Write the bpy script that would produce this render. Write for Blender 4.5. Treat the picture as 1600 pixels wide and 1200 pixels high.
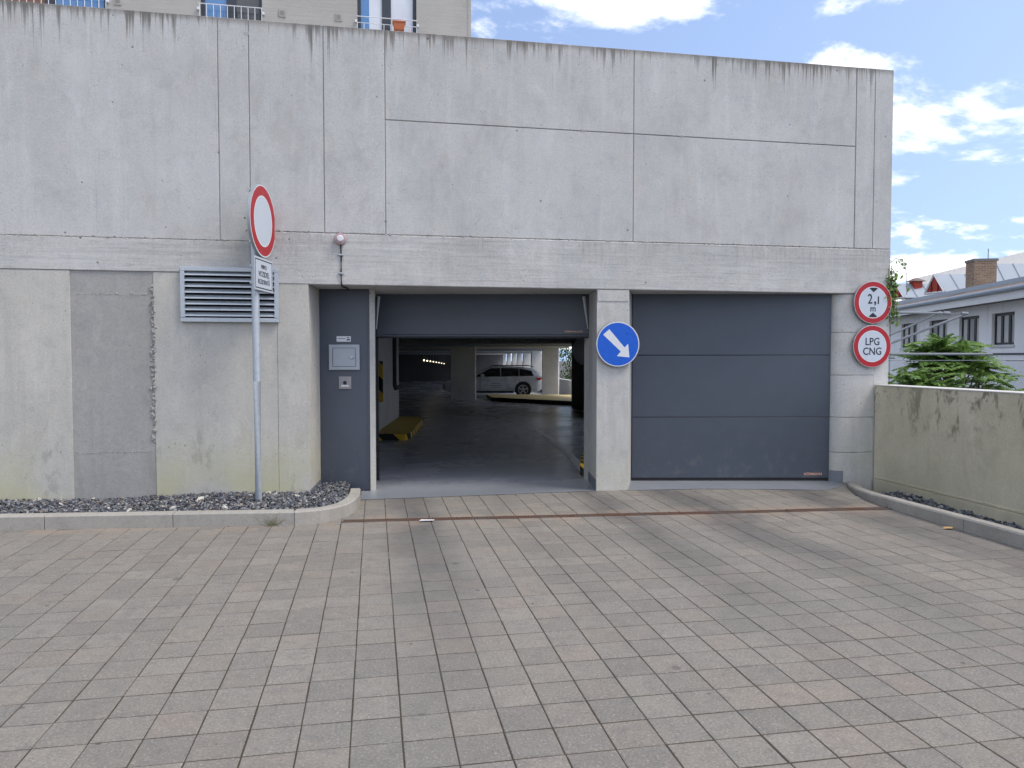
import bpy, math, random
from mathutils import Vector, Matrix
random.seed(7)
sc = bpy.context.scene
for o in list(bpy.data.objects): bpy.data.objects.remove(o)
R_ = math.radians
# ------------------------------------------------------------------ camera
FPX, CX, CY, CAMH, YAW = 1164.0, 800.0, 600.0, 1.49, R_(10.5)
PITCH = math.atan((600 - 557) / FPX)
cam_d = bpy.data.cameras.new('camera'); cam = bpy.data.objects.new('camera', cam_d)
sc.collection.objects.link(cam); sc.camera = cam
cam_d.sensor_fit = 'HORIZONTAL'; cam_d.sensor_width = 36.0
cam_d.lens = FPX / 1600 * 36.0; cam_d.clip_start = 0.05; cam_d.clip_end = 3000
cam.location = (0, 0, CAMH); cam.rotation_euler = (math.pi / 2 - PITCH, 0, -YAW)
# ------------------------------------------------------------------ sky and sun
SUN_EL, SUN_AZ = R_(56), R_(118)      # azimuth clockwise from +Y
wd = bpy.data.worlds.new('World'); sc.world = wd; wd.use_nodes = True
wt = wd.node_tree; wt.nodes.clear()
def wn(t, **k):
    n = wt.nodes.new(t)
    for a, b in k.items(): setattr(n, a, b)
    return n
sky = wn('ShaderNodeTexSky', sky_type='NISHITA', sun_disc=False, sun_elevation=SUN_EL, sun_rotation=SUN_AZ,
         air_density=1.0, dust_density=0.6, ozone_density=2.0)
tc = wn('ShaderNodeTexCoord'); sx = wn('ShaderNodeSeparateXYZ'); wt.links.new(tc.outputs['Generated'], sx.inputs[0])
def wmath(op, a, b=None, c=None, clamp=False):
    n = wn('ShaderNodeMath', operation=op, use_clamp=clamp)
    for i, v in enumerate((a, b, c)):
        if v is None: continue
        if isinstance(v, (int, float)): n.inputs[i].default_value = v
        else: wt.links.new(v, n.inputs[i])
    return n.outputs[0]
va = wn('ShaderNodeVectorMath', operation='ADD'); va.inputs[1].default_value = (0, 0, 0.32); wt.links.new(tc.outputs['Generated'], va.inputs[0])
vn = wn('ShaderNodeVectorMath', operation='NORMALIZE'); wt.links.new(va.outputs[0], vn.inputs[0]); wt.links.new(vn.outputs[0], sky.inputs['Vector'])   # clear air down to the horizon
zz = wmath('ADD', wmath('MAXIMUM', sx.outputs[2], 0.0), 0.22)
cb = wn('ShaderNodeCombineXYZ')
wt.links.new(wmath('DIVIDE', sx.outputs[0], zz), cb.inputs[0]); wt.links.new(wmath('DIVIDE', sx.outputs[1], zz), cb.inputs[1])
CLOUD_OFF = (26.223, 50.1545, 7.644)
mp = wn('ShaderNodeMapping'); mp.inputs['Location'].default_value = CLOUD_OFF
wt.links.new(cb.outputs[0], mp.inputs[0])
nz = wn('ShaderNodeTexNoise'); nz.inputs['Scale'].default_value = 1.5; nz.inputs['Detail'].default_value = 9
nz.inputs['Roughness'].default_value = 0.6; nz.inputs['Distortion'].default_value = 0.25
wt.links.new(mp.outputs[0], nz.inputs['Vector'])
nz2 = wn('ShaderNodeTexNoise'); nz2.inputs['Scale'].default_value = 3.2; nz2.inputs['Detail'].default_value = 6
wt.links.new(mp.outputs[0], nz2.inputs['Vector'])
mask = wn('ShaderNodeMapRange', interpolation_type='SMOOTHSTEP')
mask.inputs[1].default_value = 0.495; mask.inputs[2].default_value = 0.585
wt.links.new(nz.outputs[0], mask.inputs[0])
cc = wn('ShaderNodeMix', data_type='RGBA'); cc.inputs[6].default_value = (5.6, 5.75, 6.1, 1); cc.inputs[7].default_value = (8.0, 8.0, 8.0, 1)
wt.links.new(nz2.outputs[0], cc.inputs[0])
skb = wn('ShaderNodeMix', data_type='RGBA', blend_type='MULTIPLY'); skb.inputs[0].default_value = 1; skb.inputs[7].default_value = (1.5, 1.30, 1.18, 1)
wt.links.new(sky.outputs[0], skb.inputs[6])
mx = wn('ShaderNodeMix', data_type='RGBA')
wt.links.new(mask.outputs[0], mx.inputs[0]); wt.links.new(skb.outputs[2], mx.inputs[6]); wt.links.new(cc.outputs[2], mx.inputs[7])
bg = wn('ShaderNodeBackground'); bg.inputs[1].default_value = 0.14
wt.links.new(mx.outputs[2], bg.inputs[0])
wo = wn('ShaderNodeOutputWorld'); wt.links.new(bg.outputs[0], wo.inputs[0])
sun_d = bpy.data.lights.new('sun', 'SUN'); sun_d.energy = 1.5; sun_d.angle = R_(22); sun_d.color = (1, 0.93, 0.83)
sun = bpy.data.objects.new('sun', sun_d); sc.collection.objects.link(sun)
sdir = Vector((math.sin(SUN_AZ) * math.cos(SUN_EL), math.cos(SUN_AZ) * math.cos(SUN_EL), math.sin(SUN_EL)))
sun.rotation_euler = (-sdir).to_track_quat('-Z', 'Y').to_euler()
vs = sc.view_settings; vs.view_transform = 'Standard'; vs.look = 'None'; vs.exposure = 0.82; vs.gamma = 1.0; vs.use_curve_mapping = False
cy = sc.cycles; cy.use_adaptive_sampling = True; cy.adaptive_threshold = 0.025; cy.time_limit = 420; cy.use_denoising = True
cy.max_bounces = 7; cy.diffuse_bounces = 4; cy.glossy_bounces = 3; cy.transmission_bounces = 2; cy.caustics_reflective = False; cy.caustics_refractive = False

# ------------------------------------------------------------------ pixel -> place
FH = Vector((math.sin(YAW), math.cos(YAW), 0)); RH = Vector((math.cos(YAW), -math.sin(YAW), 0))
FV = FH * math.cos(PITCH) + Vector((0, 0, -math.sin(PITCH))); UV_ = RH.cross(FV)
CAM = Vector((0, 0, CAMH))
def ray(x, y): return FV * FPX + RH * (x - CX) - UV_ * (y - CY)
def G(x, y, z=0.0): d = ray(x, y); return CAM + d * ((z - CAMH) / d.z)          # on the ground
W = 7.908                                                                        # face of the garage wall
def WP(x, y, yy=W): d = ray(x, y); return CAM + d * (yy / d.y)                   # on a plane parallel to that wall
def DP(x, y, v): d = ray(x, y); return CAM + d * (v / d.dot(FH))                 # at a given distance
def PL(x, y, p, n): d = ray(x, y); return CAM + d * ((Vector(p) - CAM).dot(Vector(n)) / d.dot(Vector(n)))
def C(u, v, z): return RH * u + FH * v + Vector((0, 0, z))                       # right / ahead / up
def K(px): return (px - CX) / FPX

# ------------------------------------------------------------------ mesh tools
class MB:
    def __init__(s): s.v = []; s.f = []
    def add(s, vs, fs):
        n = len(s.v); s.v += [tuple(a) for a in vs]; s.f += [tuple(i + n for i in f) for f in fs]; return s
    def box(s, x0, x1, y0, y1, z0, z1, M=None):
        vs = [Vector((x, y, z)) for z in (z0, z1) for y in (y0, y1) for x in (x0, x1)]
        if M is not None: vs = [M @ v for v in vs]
        return s.add(vs, [(0, 2, 3, 1), (4, 5, 7, 6), (0, 1, 5, 4), (2, 6, 7, 3), (0, 4, 6, 2), (1, 3, 7, 5)])
    def hexa(s, b, t):
        n = len(b)
        return s.add(list(b) + list(t), [tuple(range(n - 1, -1, -1)), tuple(range(n, 2 * n))] + [(i, (i + 1) % n, n + (i + 1) % n, n + i) for i in range(n)])
    def prism(s, poly, z0, z1):            # poly: plan points counter-clockwise
        return s.hexa([(p[0], p[1], z0) for p in poly], [(p[0], p[1], z1) for p in poly])
    def cham(s, x0, x1, y0, y1, z0, z1, b, M=None):   # block whose front (-y) face is chamfered
        a = [(x0, y1, z0), (x1, y1, z0), (x1, y1, z1), (x0, y1, z1)]
        m = [(x0, y0 + b, z0), (x1, y0 + b, z0), (x1, y0 + b, z1), (x0, y0 + b, z1)]
        f = [(x0 + b, y0, z0 + b), (x1 - b, y0, z0 + b), (x1 - b, y0, z1 - b), (x0 + b, y0, z1 - b)]
        vs = [Vector(q) for q in a + m + f]
        if M is not None: vs = [M @ v for v in vs]
        fs = [(3, 2, 1, 0), (8, 9, 10, 11)]
        for i in range(4):
            j = (i + 1) % 4; fs += [(i, j, 4 + j, 4 + i), (4 + i, 4 + j, 8 + j, 8 + i)]
        return s.add(vs, fs)
    def tube(s, pts, r, n=8, cap=True):
        pts = [Vector(p) for p in pts]; k = len(pts); rs = r if isinstance(r, (list, tuple)) else [r] * k; rings = []
        for i, p in enumerate(pts):
            t = (pts[min(i + 1, k - 1)] - pts[max(i - 1, 0)]).normalized()
            a = t.cross(Vector((0, 0, 1)));
            if a.length < 1e-3: a = t.cross(Vector((0, 1, 0)))
            a.normalize(); b = a.cross(t)
            rings.append([p + (a * math.cos(q) + b * math.sin(q)) * rs[i] for q in [2 * math.pi * j / n for j in range(n)]])
        vs = [v for g in rings for v in g]; fs = []
        for i in range(k - 1):
            for j in range(n): fs.append((i * n + j, i * n + (j + 1) % n, (i + 1) * n + (j + 1) % n, (i + 1) * n + j))
        if cap: fs += [tuple(range(n - 1, -1, -1)), tuple(range((k - 1) * n, k * n))]
        return s.add(vs, fs)
    def lathe(s, prof, n=32, M=None):       # prof (r, y): round about the local y axis
        vs = []; fs = []; k = len(prof)
        for r, y in prof:
            for j in range(n):
                q = 2 * math.pi * j / n; v = Vector((r * math.cos(q), y, r * math.sin(q))); vs.append(M @ v if M is not None else v)
        for i in range(k - 1):
            for j in range(n): fs.append((i * n + j, i * n + (j + 1) % n, (i + 1) * n + (j + 1) % n, (i + 1) * n + j))
        fs += [tuple(range(n - 1, -1, -1)), tuple(range((k - 1) * n, k * n))]
        return s.add(vs, fs)
    def flat(s, pts, d):                     # plate in local x-z plane, front at y=-d
        n = len(pts); return s.hexa([(p[0], 0, p[1]) for p in pts], [(p[0], -d, p[1]) for p in pts])
    def mesh(s, name):
        me = bpy.data.meshes.new(name); me.from_pydata(s.v, [], s.f); me.validate(); me.update(); return me
def link(name, data, parent=None, mat=None, label=None, cat=None, group=None, kind=None, smooth=False, loc=None, rot=None):
    o = bpy.data.objects.new(name, data); sc.collection.objects.link(o)
    if mat is not None and not data.materials: data.materials.append(mat)
    if parent is not None: o.parent = parent
    if label: o['label'] = label
    if cat: o['category'] = cat
    if group: o['group'] = group
    if kind: o['kind'] = kind
    if loc is not None: o.location = loc
    if rot is not None: o.rotation_euler = rot
    if smooth:
        for p in data.polygons: p.use_smooth = True
        try: data.set_sharp_from_angle(angle=R_(35))
        except Exception: pass
    return o
def ob(name, mb, mat, parent=None, **k): return link(name, mb.mesh(name), parent, mat, **k)
def thing(name, label, cat, loc=(0, 0, 0), rz=0.0, group=None):
    o = bpy.data.objects.new(name, None); sc.collection.objects.link(o); o.empty_display_size = 0.2
    o.location = loc; o.rotation_euler = (0, 0, rz); o['label'] = label; o['category'] = cat
    if group: o['group'] = group
    return o
def text_mesh(body, size, sxk=1.0, depth=0.0008, bold=0.0):
    cu = bpy.data.curves.new('lettering', 'FONT'); cu.body = body; cu.size = size; cu.align_x = 'CENTER'; cu.align_y = 'CENTER'
    cu.extrude = depth; cu.offset = bold; cu.resolution_u = 3
    o = bpy.data.objects.new('lettering', cu); sc.collection.objects.link(o)
    bpy.context.view_layer.update(); dg = bpy.context.evaluated_depsgraph_get()
    me = bpy.data.meshes.new_from_object(o.evaluated_get(dg)); bpy.data.objects.remove(o)
    me.transform(Matrix.Rotation(math.pi / 2, 4, 'X') @ Matrix.Diagonal((sxk, 1, 1, 1))); me.materials.clear(); return me

# ------------------------------------------------------------------ materials
class NT:
    def __init__(s, name, rough=0.8, spec=0.3, metal=0.0):
        s.m = bpy.data.materials.new(name); s.m.use_nodes = True; s.t = s.m.node_tree
        s.b = s.t.nodes['Principled BSDF']; s.b.inputs['Roughness'].default_value = rough
        s.b.inputs['Specular IOR Level'].default_value = spec; s.b.inputs['Metallic'].default_value = metal
        s._pos = None
    def n(s, t, **k):
        q = s.t.nodes.new(t)
        for a, b in k.items(): setattr(q, a, b)
        return q
    def set(s, sock, v):
        if hasattr(v, 'is_output') or isinstance(v, bpy.types.NodeSocket): s.t.links.new(v, sock)
        elif isinstance(v, (tuple, list)) and len(v) == 3 and sock.type == 'RGBA': sock.default_value = (*v, 1)
        else: sock.default_value = v
    def pos(s, obj=False):
        if obj: return s.n('ShaderNodeTexCoord').outputs['Object']
        if s._pos is None: s._pos = s.n('ShaderNodeNewGeometry').outputs['Position']
        return s._pos
    def map(s, vec, scale=(1, 1, 1), loc=(0, 0, 0), rot=(0, 0, 0)):
        q = s.n('ShaderNodeMapping'); s.set(q.inputs['Vector'], vec); q.inputs['Scale'].default_value = scale
        q.inputs['Location'].default_value = loc; q.inputs['Rotation'].default_value = rot; return q.outputs[0]
    def noise(s, vec, scale, detail=4, rough=0.55, dist=0.0):
        q = s.n('ShaderNodeTexNoise'); s.set(q.inputs['Vector'], vec); q.inputs['Scale'].default_value = scale
        q.inputs['Detail'].default_value = detail; q.inputs['Roughness'].default_value = rough; q.inputs['Distortion'].default_value = dist; return q.outputs[0]
    def vor(s, vec, scale):
        q = s.n('ShaderNodeTexVoronoi'); s.set(q.inputs['Vector'], vec); q.inputs['Scale'].default_value = scale; return q.outputs['Distance']
    def ma(s, op, a, b=None, clamp=False):
        q = s.n('ShaderNodeMath', operation=op, use_clamp=clamp); s.set(q.inputs[0], a)
        if b is not None: s.set(q.inputs[1], b)
        return q.outputs[0]
    def rng(s, v, a, b, c=0.0, d=1.0):
        q = s.n('ShaderNodeMapRange', interpolation_type='SMOOTHSTEP'); s.set(q.inputs[0], v)
        for i, x in zip((1, 2, 3, 4), (a, b, c, d)): s.set(q.inputs[i], x)
        return q.outputs[0]
    def mix(s, f, a, b, mode='MIX'):
        q = s.n('ShaderNodeMix', data_type='RGBA', blend_type=mode); s.set(q.inputs[0], f); s.set(q.inputs[6], a); s.set(q.inputs[7], b); return q.outputs[2]
    def xyz(s, v): q = s.n('ShaderNodeSeparateXYZ'); s.set(q.inputs[0], v); return q.outputs
    def bump(s, h, st=0.3, dist=0.01, nrm=None):
        q = s.n('ShaderNodeBump'); q.inputs['Strength'].default_value = st; q.inputs['Distance'].default_value = dist; s.set(q.inputs['Height'], h)
        if nrm is not None: s.set(q.inputs['Normal'], nrm)
        return q.outputs[0]
    def col(s, c): s.set(s.b.inputs['Base Color'], c); return s
    def nrm(s, c): s.set(s.b.inputs['Normal'], c); return s
def plain(name, c, rough=0.6, spec=0.3, metal=0.0, var=0.12, scale=14.0, emit=None):
    t = NT(name, rough, spec, metal)
    f = t.noise(t.pos(True), scale, 5)
    t.col(t.mix(f, tuple(x * (1 - var) for x in c), tuple(min(1, x * (1 + var)) for x in c)))
    t.set(t.b.inputs['Roughness'], t.rng(f, 0.2, 0.8, max(0.02, rough - 0.08), min(1, rough + 0.08)))
    if emit: t.b.inputs['Emission Color'].default_value = (*emit[0], 1); t.b.inputs['Emission Strength'].default_value = emit[1]
    return t.m
def concrete(name, base, warm=(1.03, 1.0, 0.95), drip=False, boards=False, algae=0.0, blotch=0.0, bug=1.0, yellow=0.0):
    t = NT(name, 0.86, 0.25); P = t.pos(); X, Y, Z = t.xyz(P)
    big = t.noise(P, 0.9, 5, 0.6); mid = t.noise(P, 5.5, 7, 0.62); fine = t.noise(P, 55, 4, 0.7)
    streak = t.noise(t.map(P, (7, 7, 0.45)), 1.0, 6, 0.65)
    c = t.mix(t.rng(big, 0.3, 0.7), tuple(b * 0.92 for b in base), tuple(min(1, b * 1.08) for b in base))
    c = t.mix(t.ma('MULTIPLY', t.rng(mid, 0.35, 0.75), 0.5), c, tuple(b * 1.12 * w for b, w in zip(base, warm)))
    c = t.mix(t.rng(mid, 0.45, 0.22, 0, 0.34), c, tuple(b * 0.62 for b in base))
    c = t.mix(t.rng(streak, 0.54, 0.74, 0, 0.36), c, tuple(b * 0.74 for b in base))
    c = t.mix(t.rng(streak, 0.47, 0.3, 0, 0.45), c, tuple(min(1, b * 1.22) for b in base))
    c = t.mix(t.rng(fine, 0.40, 0.66, 0.0, 0.26), c, tuple(b * 0.55 for b in base))
    pt = t.noise(t.map(P, (1, 1, 1.25), (11, 5, 3)), 13.0, 9, 0.72, 0.5); pt2 = t.noise(t.map(P, (2.2, 2.2, 1.0), (1, 15, 8)), 1.5, 9, 0.70, 0.5)
    c = t.mix(t.rng(pt, 0.52, 0.70, 0, 0.22), c, tuple(b * 0.66 for b in base)); c = t.mix(t.rng(pt, 0.46, 0.30, 0, 0.22), c, tuple(min(1, b * 1.28) for b in base))
    c = t.mix(t.rng(pt2, 0.52, 0.68, 0, 0.40), c, tuple(b * 0.72 * w for b, w in zip(base, warm))); c = t.mix(t.rng(pt2, 0.45, 0.33, 0, 0.35), c, tuple(min(1, b * 1.22) for b in base))
    h = t.ma('ADD', t.ma('MULTIPLY', mid, 0.5), t.ma('ADD', t.ma('MULTIPLY', fine, 0.25), t.ma('MULTIPLY', pt, 0.5)))
    # air bubbles left by the casting
    pv = t.vor(t.map(P, (1, 1, 1)), 13.0); gate = t.noise(P, 2.3, 3)
    holes = t.ma('MULTIPLY', t.rng(pv, 0.10, 0.05), t.rng(gate, 0.50, 0.6))
    pv2 = t.vor(t.map(P, (1, 1, 1.4), (5, 2, 1)), 30.0); holes2 = t.ma('MULTIPLY', t.rng(pv2, 0.14, 0.06), t.rng(gate, 0.42, 0.55))
    pv3 = t.vor(t.map(P, (1, 1, 1), (7, 3, 9)), 4.2); holes3 = t.ma('MULTIPLY', t.rng(t.ma('ADD', pv3, t.ma('MULTIPLY', fine, 0.03)), 0.075, 0.055), t.rng(t.noise(P, 1.4, 3), 0.44, 0.52))
    hs = t.ma('MULTIPLY', t.ma('MAXIMUM', t.ma('MAXIMUM', holes, holes2), holes3), bug)
    scr = t.noise(t.map(P, (60, 60, 1.2), (1, 4, 2)), 1.0, 3, 0.6); c = t.mix(t.ma('MULTIPLY', t.rng(scr, 0.66, 0.72, 0, 0.35), t.rng(t.noise(P, 1.1, 3), 0.5, 0.6)), c, tuple(b * 0.6 for b in base))
    c = t.mix(t.ma('MULTIPLY', hs, 0.62), c, (0.075, 0.075, 0.075)); h = t.ma('SUBTRACT', h, t.ma('MULTIPLY', hs, 1.2))
    # long scratches and hairline cracks
    cr = t.noise(t.map(P, (1, 1, 1), (3, 8, 2)), 1.7, 8, 0.7, 0.6)
    crack = t.ma('MULTIPLY', t.rng(t.ma('ABSOLUTE', t.ma('SUBTRACT', cr, 0.5)), 0.0035, 0.0), t.rng(t.noise(P, 0.8, 2), 0.52, 0.62))
    c = t.mix(t.ma('MULTIPLY', crack, 0.5), c, tuple(b * 0.45 for b in base))
    if boards:
        st = t.noise(t.map(P, (0.7, 1, 26)), 1.0, 5, 0.7); st2 = t.noise(t.map(P, (1.5, 1, 9), (9, 0, 4)), 1.0, 4, 0.6)
        c = t.mix(t.rng(st, 0.5, 0.7, 0, 0.42), c, tuple(b * 0.62 for b in base)); c = t.mix(t.rng(st2, 0.5, 0.32, 0, 0.3), c, tuple(min(1, b * 1.25) for b in base))
        h = t.ma('ADD', h, t.ma('MULTIPLY', st, 0.8))
        vs1 = t.noise(t.map(P, (26, 1, 2.2), (2, 0, 0)), 1.0, 7, 0.78, 0.6); zone = t.ma('MULTIPLY', t.rng(t.ma('ADD', Z, t.ma('MULTIPLY', mid, 0.25)), 2.50, 2.82), t.rng(t.noise(P, 1.2, 4), 0.36, 0.6))
        c = t.mix(t.ma('MULTIPLY', t.rng(vs1, 0.46, 0.66, 0.10, 0.42), zone), c, (0.17, 0.168, 0.158))
        rs = t.noise(t.map(P, (0.9, 1, 40), (3, 1, 5)), 1.0, 3, 0.6); c = t.mix(t.rng(t.ma('ABSOLUTE', t.ma('SUBTRACT', rs, 0.5)), 0.012, 0.0, 0, 0.5), c, tuple(b * 0.5 for b in base))
    if drip:
        d = t.ma('SUBTRACT', 4.852, Z)
        n1 = t.noise(t.map(P, (24, 0.1, 0.3)), 1.0, 5, 0.75); n2 = t.noise(t.map(P, (1.7, 0.1, 0.05), (4, 0, 0)), 1.0, 5, 0.75)
        ln = t.ma('MULTIPLY', t.rng(n1, 0.42, 0.78), t.rng(n2, 0.36, 0.72, 0.10, 1.0))
        run = t.rng(t.ma('DIVIDE', d, t.ma('ADD', ln, 0.02)), 1.15, 0.1)
        edge = t.rng(d, 0.085, 0.0, 0, 0.55)
        m = t.ma('MAXIMUM', t.ma('MULTIPLY', run, t.rng(n2, 0.3, 0.6, 0.3, 0.8)), edge)
        c = t.mix(m, c, t.mix(t.rng(t.noise(P, 1.3, 3), 0.45, 0.6), (0.085, 0.082, 0.066), (0.10, 0.082, 0.062)))
        ls = t.noise(t.map(P, (14, 0.1, 0.2), (7, 0, 3)), 1.0, 3, 0.6)
        c = t.mix(t.ma('MULTIPLY', t.rng(ls, 0.6, 0.72, 0, 0.45), t.rng(d, 0.7, 0.05)), c, (0.62, 0.62, 0.58))
    if algae:
        a = t.ma('MULTIPLY', t.rng(t.ma('ADD', Z, t.ma('MULTIPLY', mid, 0.7)), 1.25, 0.25), algae)
        c = t.mix(t.ma('MULTIPLY', a, t.rng(t.noise(P, 1.6, 4), 0.33, 0.62)), c, (0.44, 0.43, 0.27))
        dk = t.rng(t.noise(t.map(P, (3, 3, 1.4), (2, 0, 6)), 1.5, 7, 0.72), 0.545, 0.64)
        c = t.mix(t.ma('MULTIPLY', dk, t.ma('MULTIPLY', t.rng(Z, 1.9, 0.5), 0.35 * algae)), c, (0.16, 0.15, 0.12))
    if blotch:
        bl = t.noise(t.map(P, (1.6, 1.6, 0.8), (0.4, 2.2, 0)), 3.6, 10, 0.74, 0.4)
        gt = t.noise(t.map(P, (1, 1, 1), (4, 4, 4)), 0.9, 3)
        m = t.ma('MULTIPLY', t.rng(bl, 0.50, 0.60), t.rng(t.ma('ADD', t.ma('MULTIPLY', Z, 0.35), gt), 0.60, 0.86))
        c = t.mix(t.ma('MULTIPLY', m, blotch), c, (0.12, 0.115, 0.085))
    if yellow: c = t.mix(t.ma('MULTIPLY', t.rng(t.noise(P, 1.1, 4), 0.3, 0.65), yellow), c, (0.42, 0.40, 0.27))
    t.col(c).nrm(t.bump(h, 0.35, 0.012)); return t.m
CW = (0.475, 0.475, 0.467)
M_up = concrete('concrete_upper', CW, drip=True)
M_band = concrete('concrete_board_marked', (0.47, 0.468, 0.455), boards=True, bug=1.0)
M_low = concrete('concrete_lower', (0.46, 0.45, 0.415), algae=0.9, bug=1.2)
M_dark = concrete('concrete_repair', (0.315, 0.312, 0.30), algae=0.35, boards=False)
M_pil = concrete('concrete_pillar', (0.47, 0.468, 0.45), algae=0.3, bug=1.6)
M_parapet = concrete('concrete_mossy', (0.60, 0.55, 0.43), blotch=0.85, yellow=0.5, algae=0.25)
M_int = concrete('concrete_inside', (0.60, 0.60, 0.585))
M_kerb = concrete('concrete_kerb', (0.33, 0.315, 0.285), bug=0.6)
M_joint = concrete('joint_mortar', (0.33, 0.325, 0.31))
M_skylit_top = concrete('concrete_skylit_top', (0.55, 0.54, 0.52))
def steel(name, c, rough, metal=0.0, spec=0.5):
    t = NT(name, rough, spec, metal); P = t.pos(); f = t.noise(P, 3, 6, 0.6); g = t.noise(P, 40, 4, 0.7)
    k = t.mix(t.rng(f, 0.3, 0.75), tuple(x * 0.96 for x in c), tuple(x * 1.04 for x in c)); k = t.mix(t.rng(g, 0.5, 0.75, 0, 0.12), k, tuple(min(1, x * 1.8 + .03) for x in c))
    dust = t.ma('MULTIPLY', t.rng(t.noise(P, 7, 6, 0.7), 0.5, 0.75), t.rng(t.xyz(P)[2], 0.7, 0.0, 0, 0.35))
    t.col(t.mix(dust, k, (0.22, 0.21, 0.19)))
    t.set(t.b.inputs['Roughness'], t.rng(g, 0.2, 0.8, rough - 0.06, rough + 0.1)); t.nrm(t.bump(t.noise(t.map(P, (30, 30, 160)), 1.0, 3, 0.6), 0.12, 0.002)); return t.m
M_door = steel('anthracite_steel', (0.064, 0.077, 0.100), 0.42)
M_galv = plain('galvanised_steel', (0.44, 0.48, 0.51), 0.45, 0.5, 0.4, 0.22, 30)
M_slat = plain('vent_slat_steel', (0.55, 0.60, 0.64), 0.38, 0.5, 0.45, 0.12, 20)
M_black = plain('black_backing', (0.012, 0.012, 0.014), 0.9)
M_cable = plain('black_rubber', (0.02, 0.02, 0.022), 0.6)
M_white = plain('sign_white', (0.62, 0.64, 0.66), 0.35, 0.4, 0, 0.05)
M_red = plain('sign_red', (0.36, 0.008, 0.014), 0.35, 0.4, 0, 0.10)
M_blue = plain('sign_blue', (0.004, 0.09, 0.50), 0.32, 0.4, 0, 0.10)
M_ink = plain('sign_ink', (0.02, 0.022, 0.03), 0.45)
M_grey = plain('box_grey', (0.34, 0.38, 0.42), 0.42, 0.4, 0, 0.06)
M_orange = plain('print_orange', (0.75, 0.42, 0.30), 0.5)
M_yel = plain('yellow_paint', (0.55, 0.33, 0.03), 0.55, 0.3, 0, 0.25, 9)
M_blk = plain('black_paint', (0.022, 0.022, 0.024), 0.55, 0.3, 0, 0.25, 9)
M_olive = plain('worn_yellow_paint', (0.52, 0.38, 0.08), 0.6, 0.3, 0, 0.25, 7)
M_skirt = plain('grey_floor_paint', (0.17, 0.185, 0.21), 0.45, 0.4, 0, 0.18, 10)
t = NT('rusty_iron', 0.85, 0.2); f = t.noise(t.pos(), 28, 6, 0.7); g = t.noise(t.pos(), 3, 4)
k = t.mix(f, (0.075, 0.042, 0.030), (0.19, 0.115, 0.085)); t.col(t.mix(t.rng(g, 0.45, 0.65), k, (0.13, 0.10, 0.085))).nrm(t.bump(f, 0.5, 0.004)); M_rust = t.m
# paving: every paver its own tone, tyre marks and spots across them
PX, PY, PX0, PY0 = 0.1988, 0.2045, 0.1, 2.861
t = NT('paver_concrete', 0.88, 0.22); P = t.pos(); X, Y, Z = t.xyz(P)
ix = t.ma('FLOOR', t.ma('DIVIDE', t.ma('SUBTRACT', X, PX0), PX)); iy = t.ma('FLOOR', t.ma('DIVIDE', t.ma('SUBTRACT', Y, PY0), PY))
cbx = t.n('ShaderNodeCombineXYZ'); t.set(cbx.inputs[0], ix); t.set(cbx.inputs[1], iy)
wnz = t.n('ShaderNodeTexWhiteNoise', noise_dimensions='3D'); t.set(wnz.inputs['Vector'], cbx.outputs[0])
r1, r2, r3 = t.xyz(wnz.outputs['Color'])
c = t.mix(r1, (0.176, 0.163, 0.143), (0.225, 0.208, 0.180)); c = t.mix(t.rng(r2, 0.62, 1.0, 0, 0.5), c, (0.245, 0.205, 0.168)); c = t.mix(t.rng(r3, 0.78, 1.0, 0, 0.35), c, (0.265, 0.25, 0.215))
big = t.noise(P, 0.55, 5, 0.6); mid = t.noise(P, 9, 6, 0.65); fine = t.noise(P, 85, 4, 0.8); dots = t.vor(P, 210)
c = t.mix(t.rng(big, 0.35, 0.7, 0, 0.35), c, (0.185, 0.180, 0.170))
pm = t.noise(t.map(P, (1, 1, 1), (3, 9, 1)), 16, 8, 0.72, 0.4); c = t.mix(t.rng(mid, 0.45, 0.72, 0, 0.5), c, (0.145, 0.139, 0.132)); c = t.mix(t.rng(pm, 0.5, 0.66, 0, 0.45), c, (0.13, 0.125, 0.12)); c = t.mix(t.rng(pm, 0.46, 0.32, 0, 0.35), c, (0.30, 0.275, 0.235))
c = t.mix(t.rng(fine, 0.52, 0.70, 0, 0.6), c, (0.42, 0.40, 0.365)); c = t.mix(t.rng(fine, 0.47, 0.32, 0, 0.6), c, (0.095, 0.09, 0.085))
wob = t.ma('MULTIPLY', t.ma('SUBTRACT', t.noise(P, 0.8, 4), 0.5), 0.7)
for xc, w_, am in ((0.36, 0.34, 0.7), (2.28, 0.30, 0.65), (3.2, 0.40, 0.8), (4.62, 0.40, 0.8), (1.3, 0.2, 0.2)):
    dd = t.ma('ABSOLUTE', t.ma('SUBTRACT', t.ma('ADD', X, wob), xc))
    m = t.ma('MULTIPLY', t.rng(t.ma('ADD', dd, t.ma('MULTIPLY', t.ma('SUBTRACT', pm, 0.5), 0.5)), w_ * 1.15, w_ * 0.1, 0, am), t.ma('MULTIPLY', t.rng(t.ma('ADD', Y, t.ma('MULTIPLY', big, 2.4)), 3.6, 8.2, 0.10, 0.95), t.rng(mid, 0.2, 0.6, 0.7, 1.0)))
    c = t.mix(m, c, (0.085, 0.082, 0.082))
warm = t.ma('MULTIPLY', t.rng(t.ma('ABSOLUTE', t.ma('SUBTRACT', Y, t.ma('SUBTRACT', 6.82, t.ma('MULTIPLY', X, 0.075)))), 0.45, 0.02, 0, 0.5), t.rng(t.noise(P, 2.5, 4), 0.4, 0.6))
c = t.mix(warm, c, (0.30, 0.23, 0.175))
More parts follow.
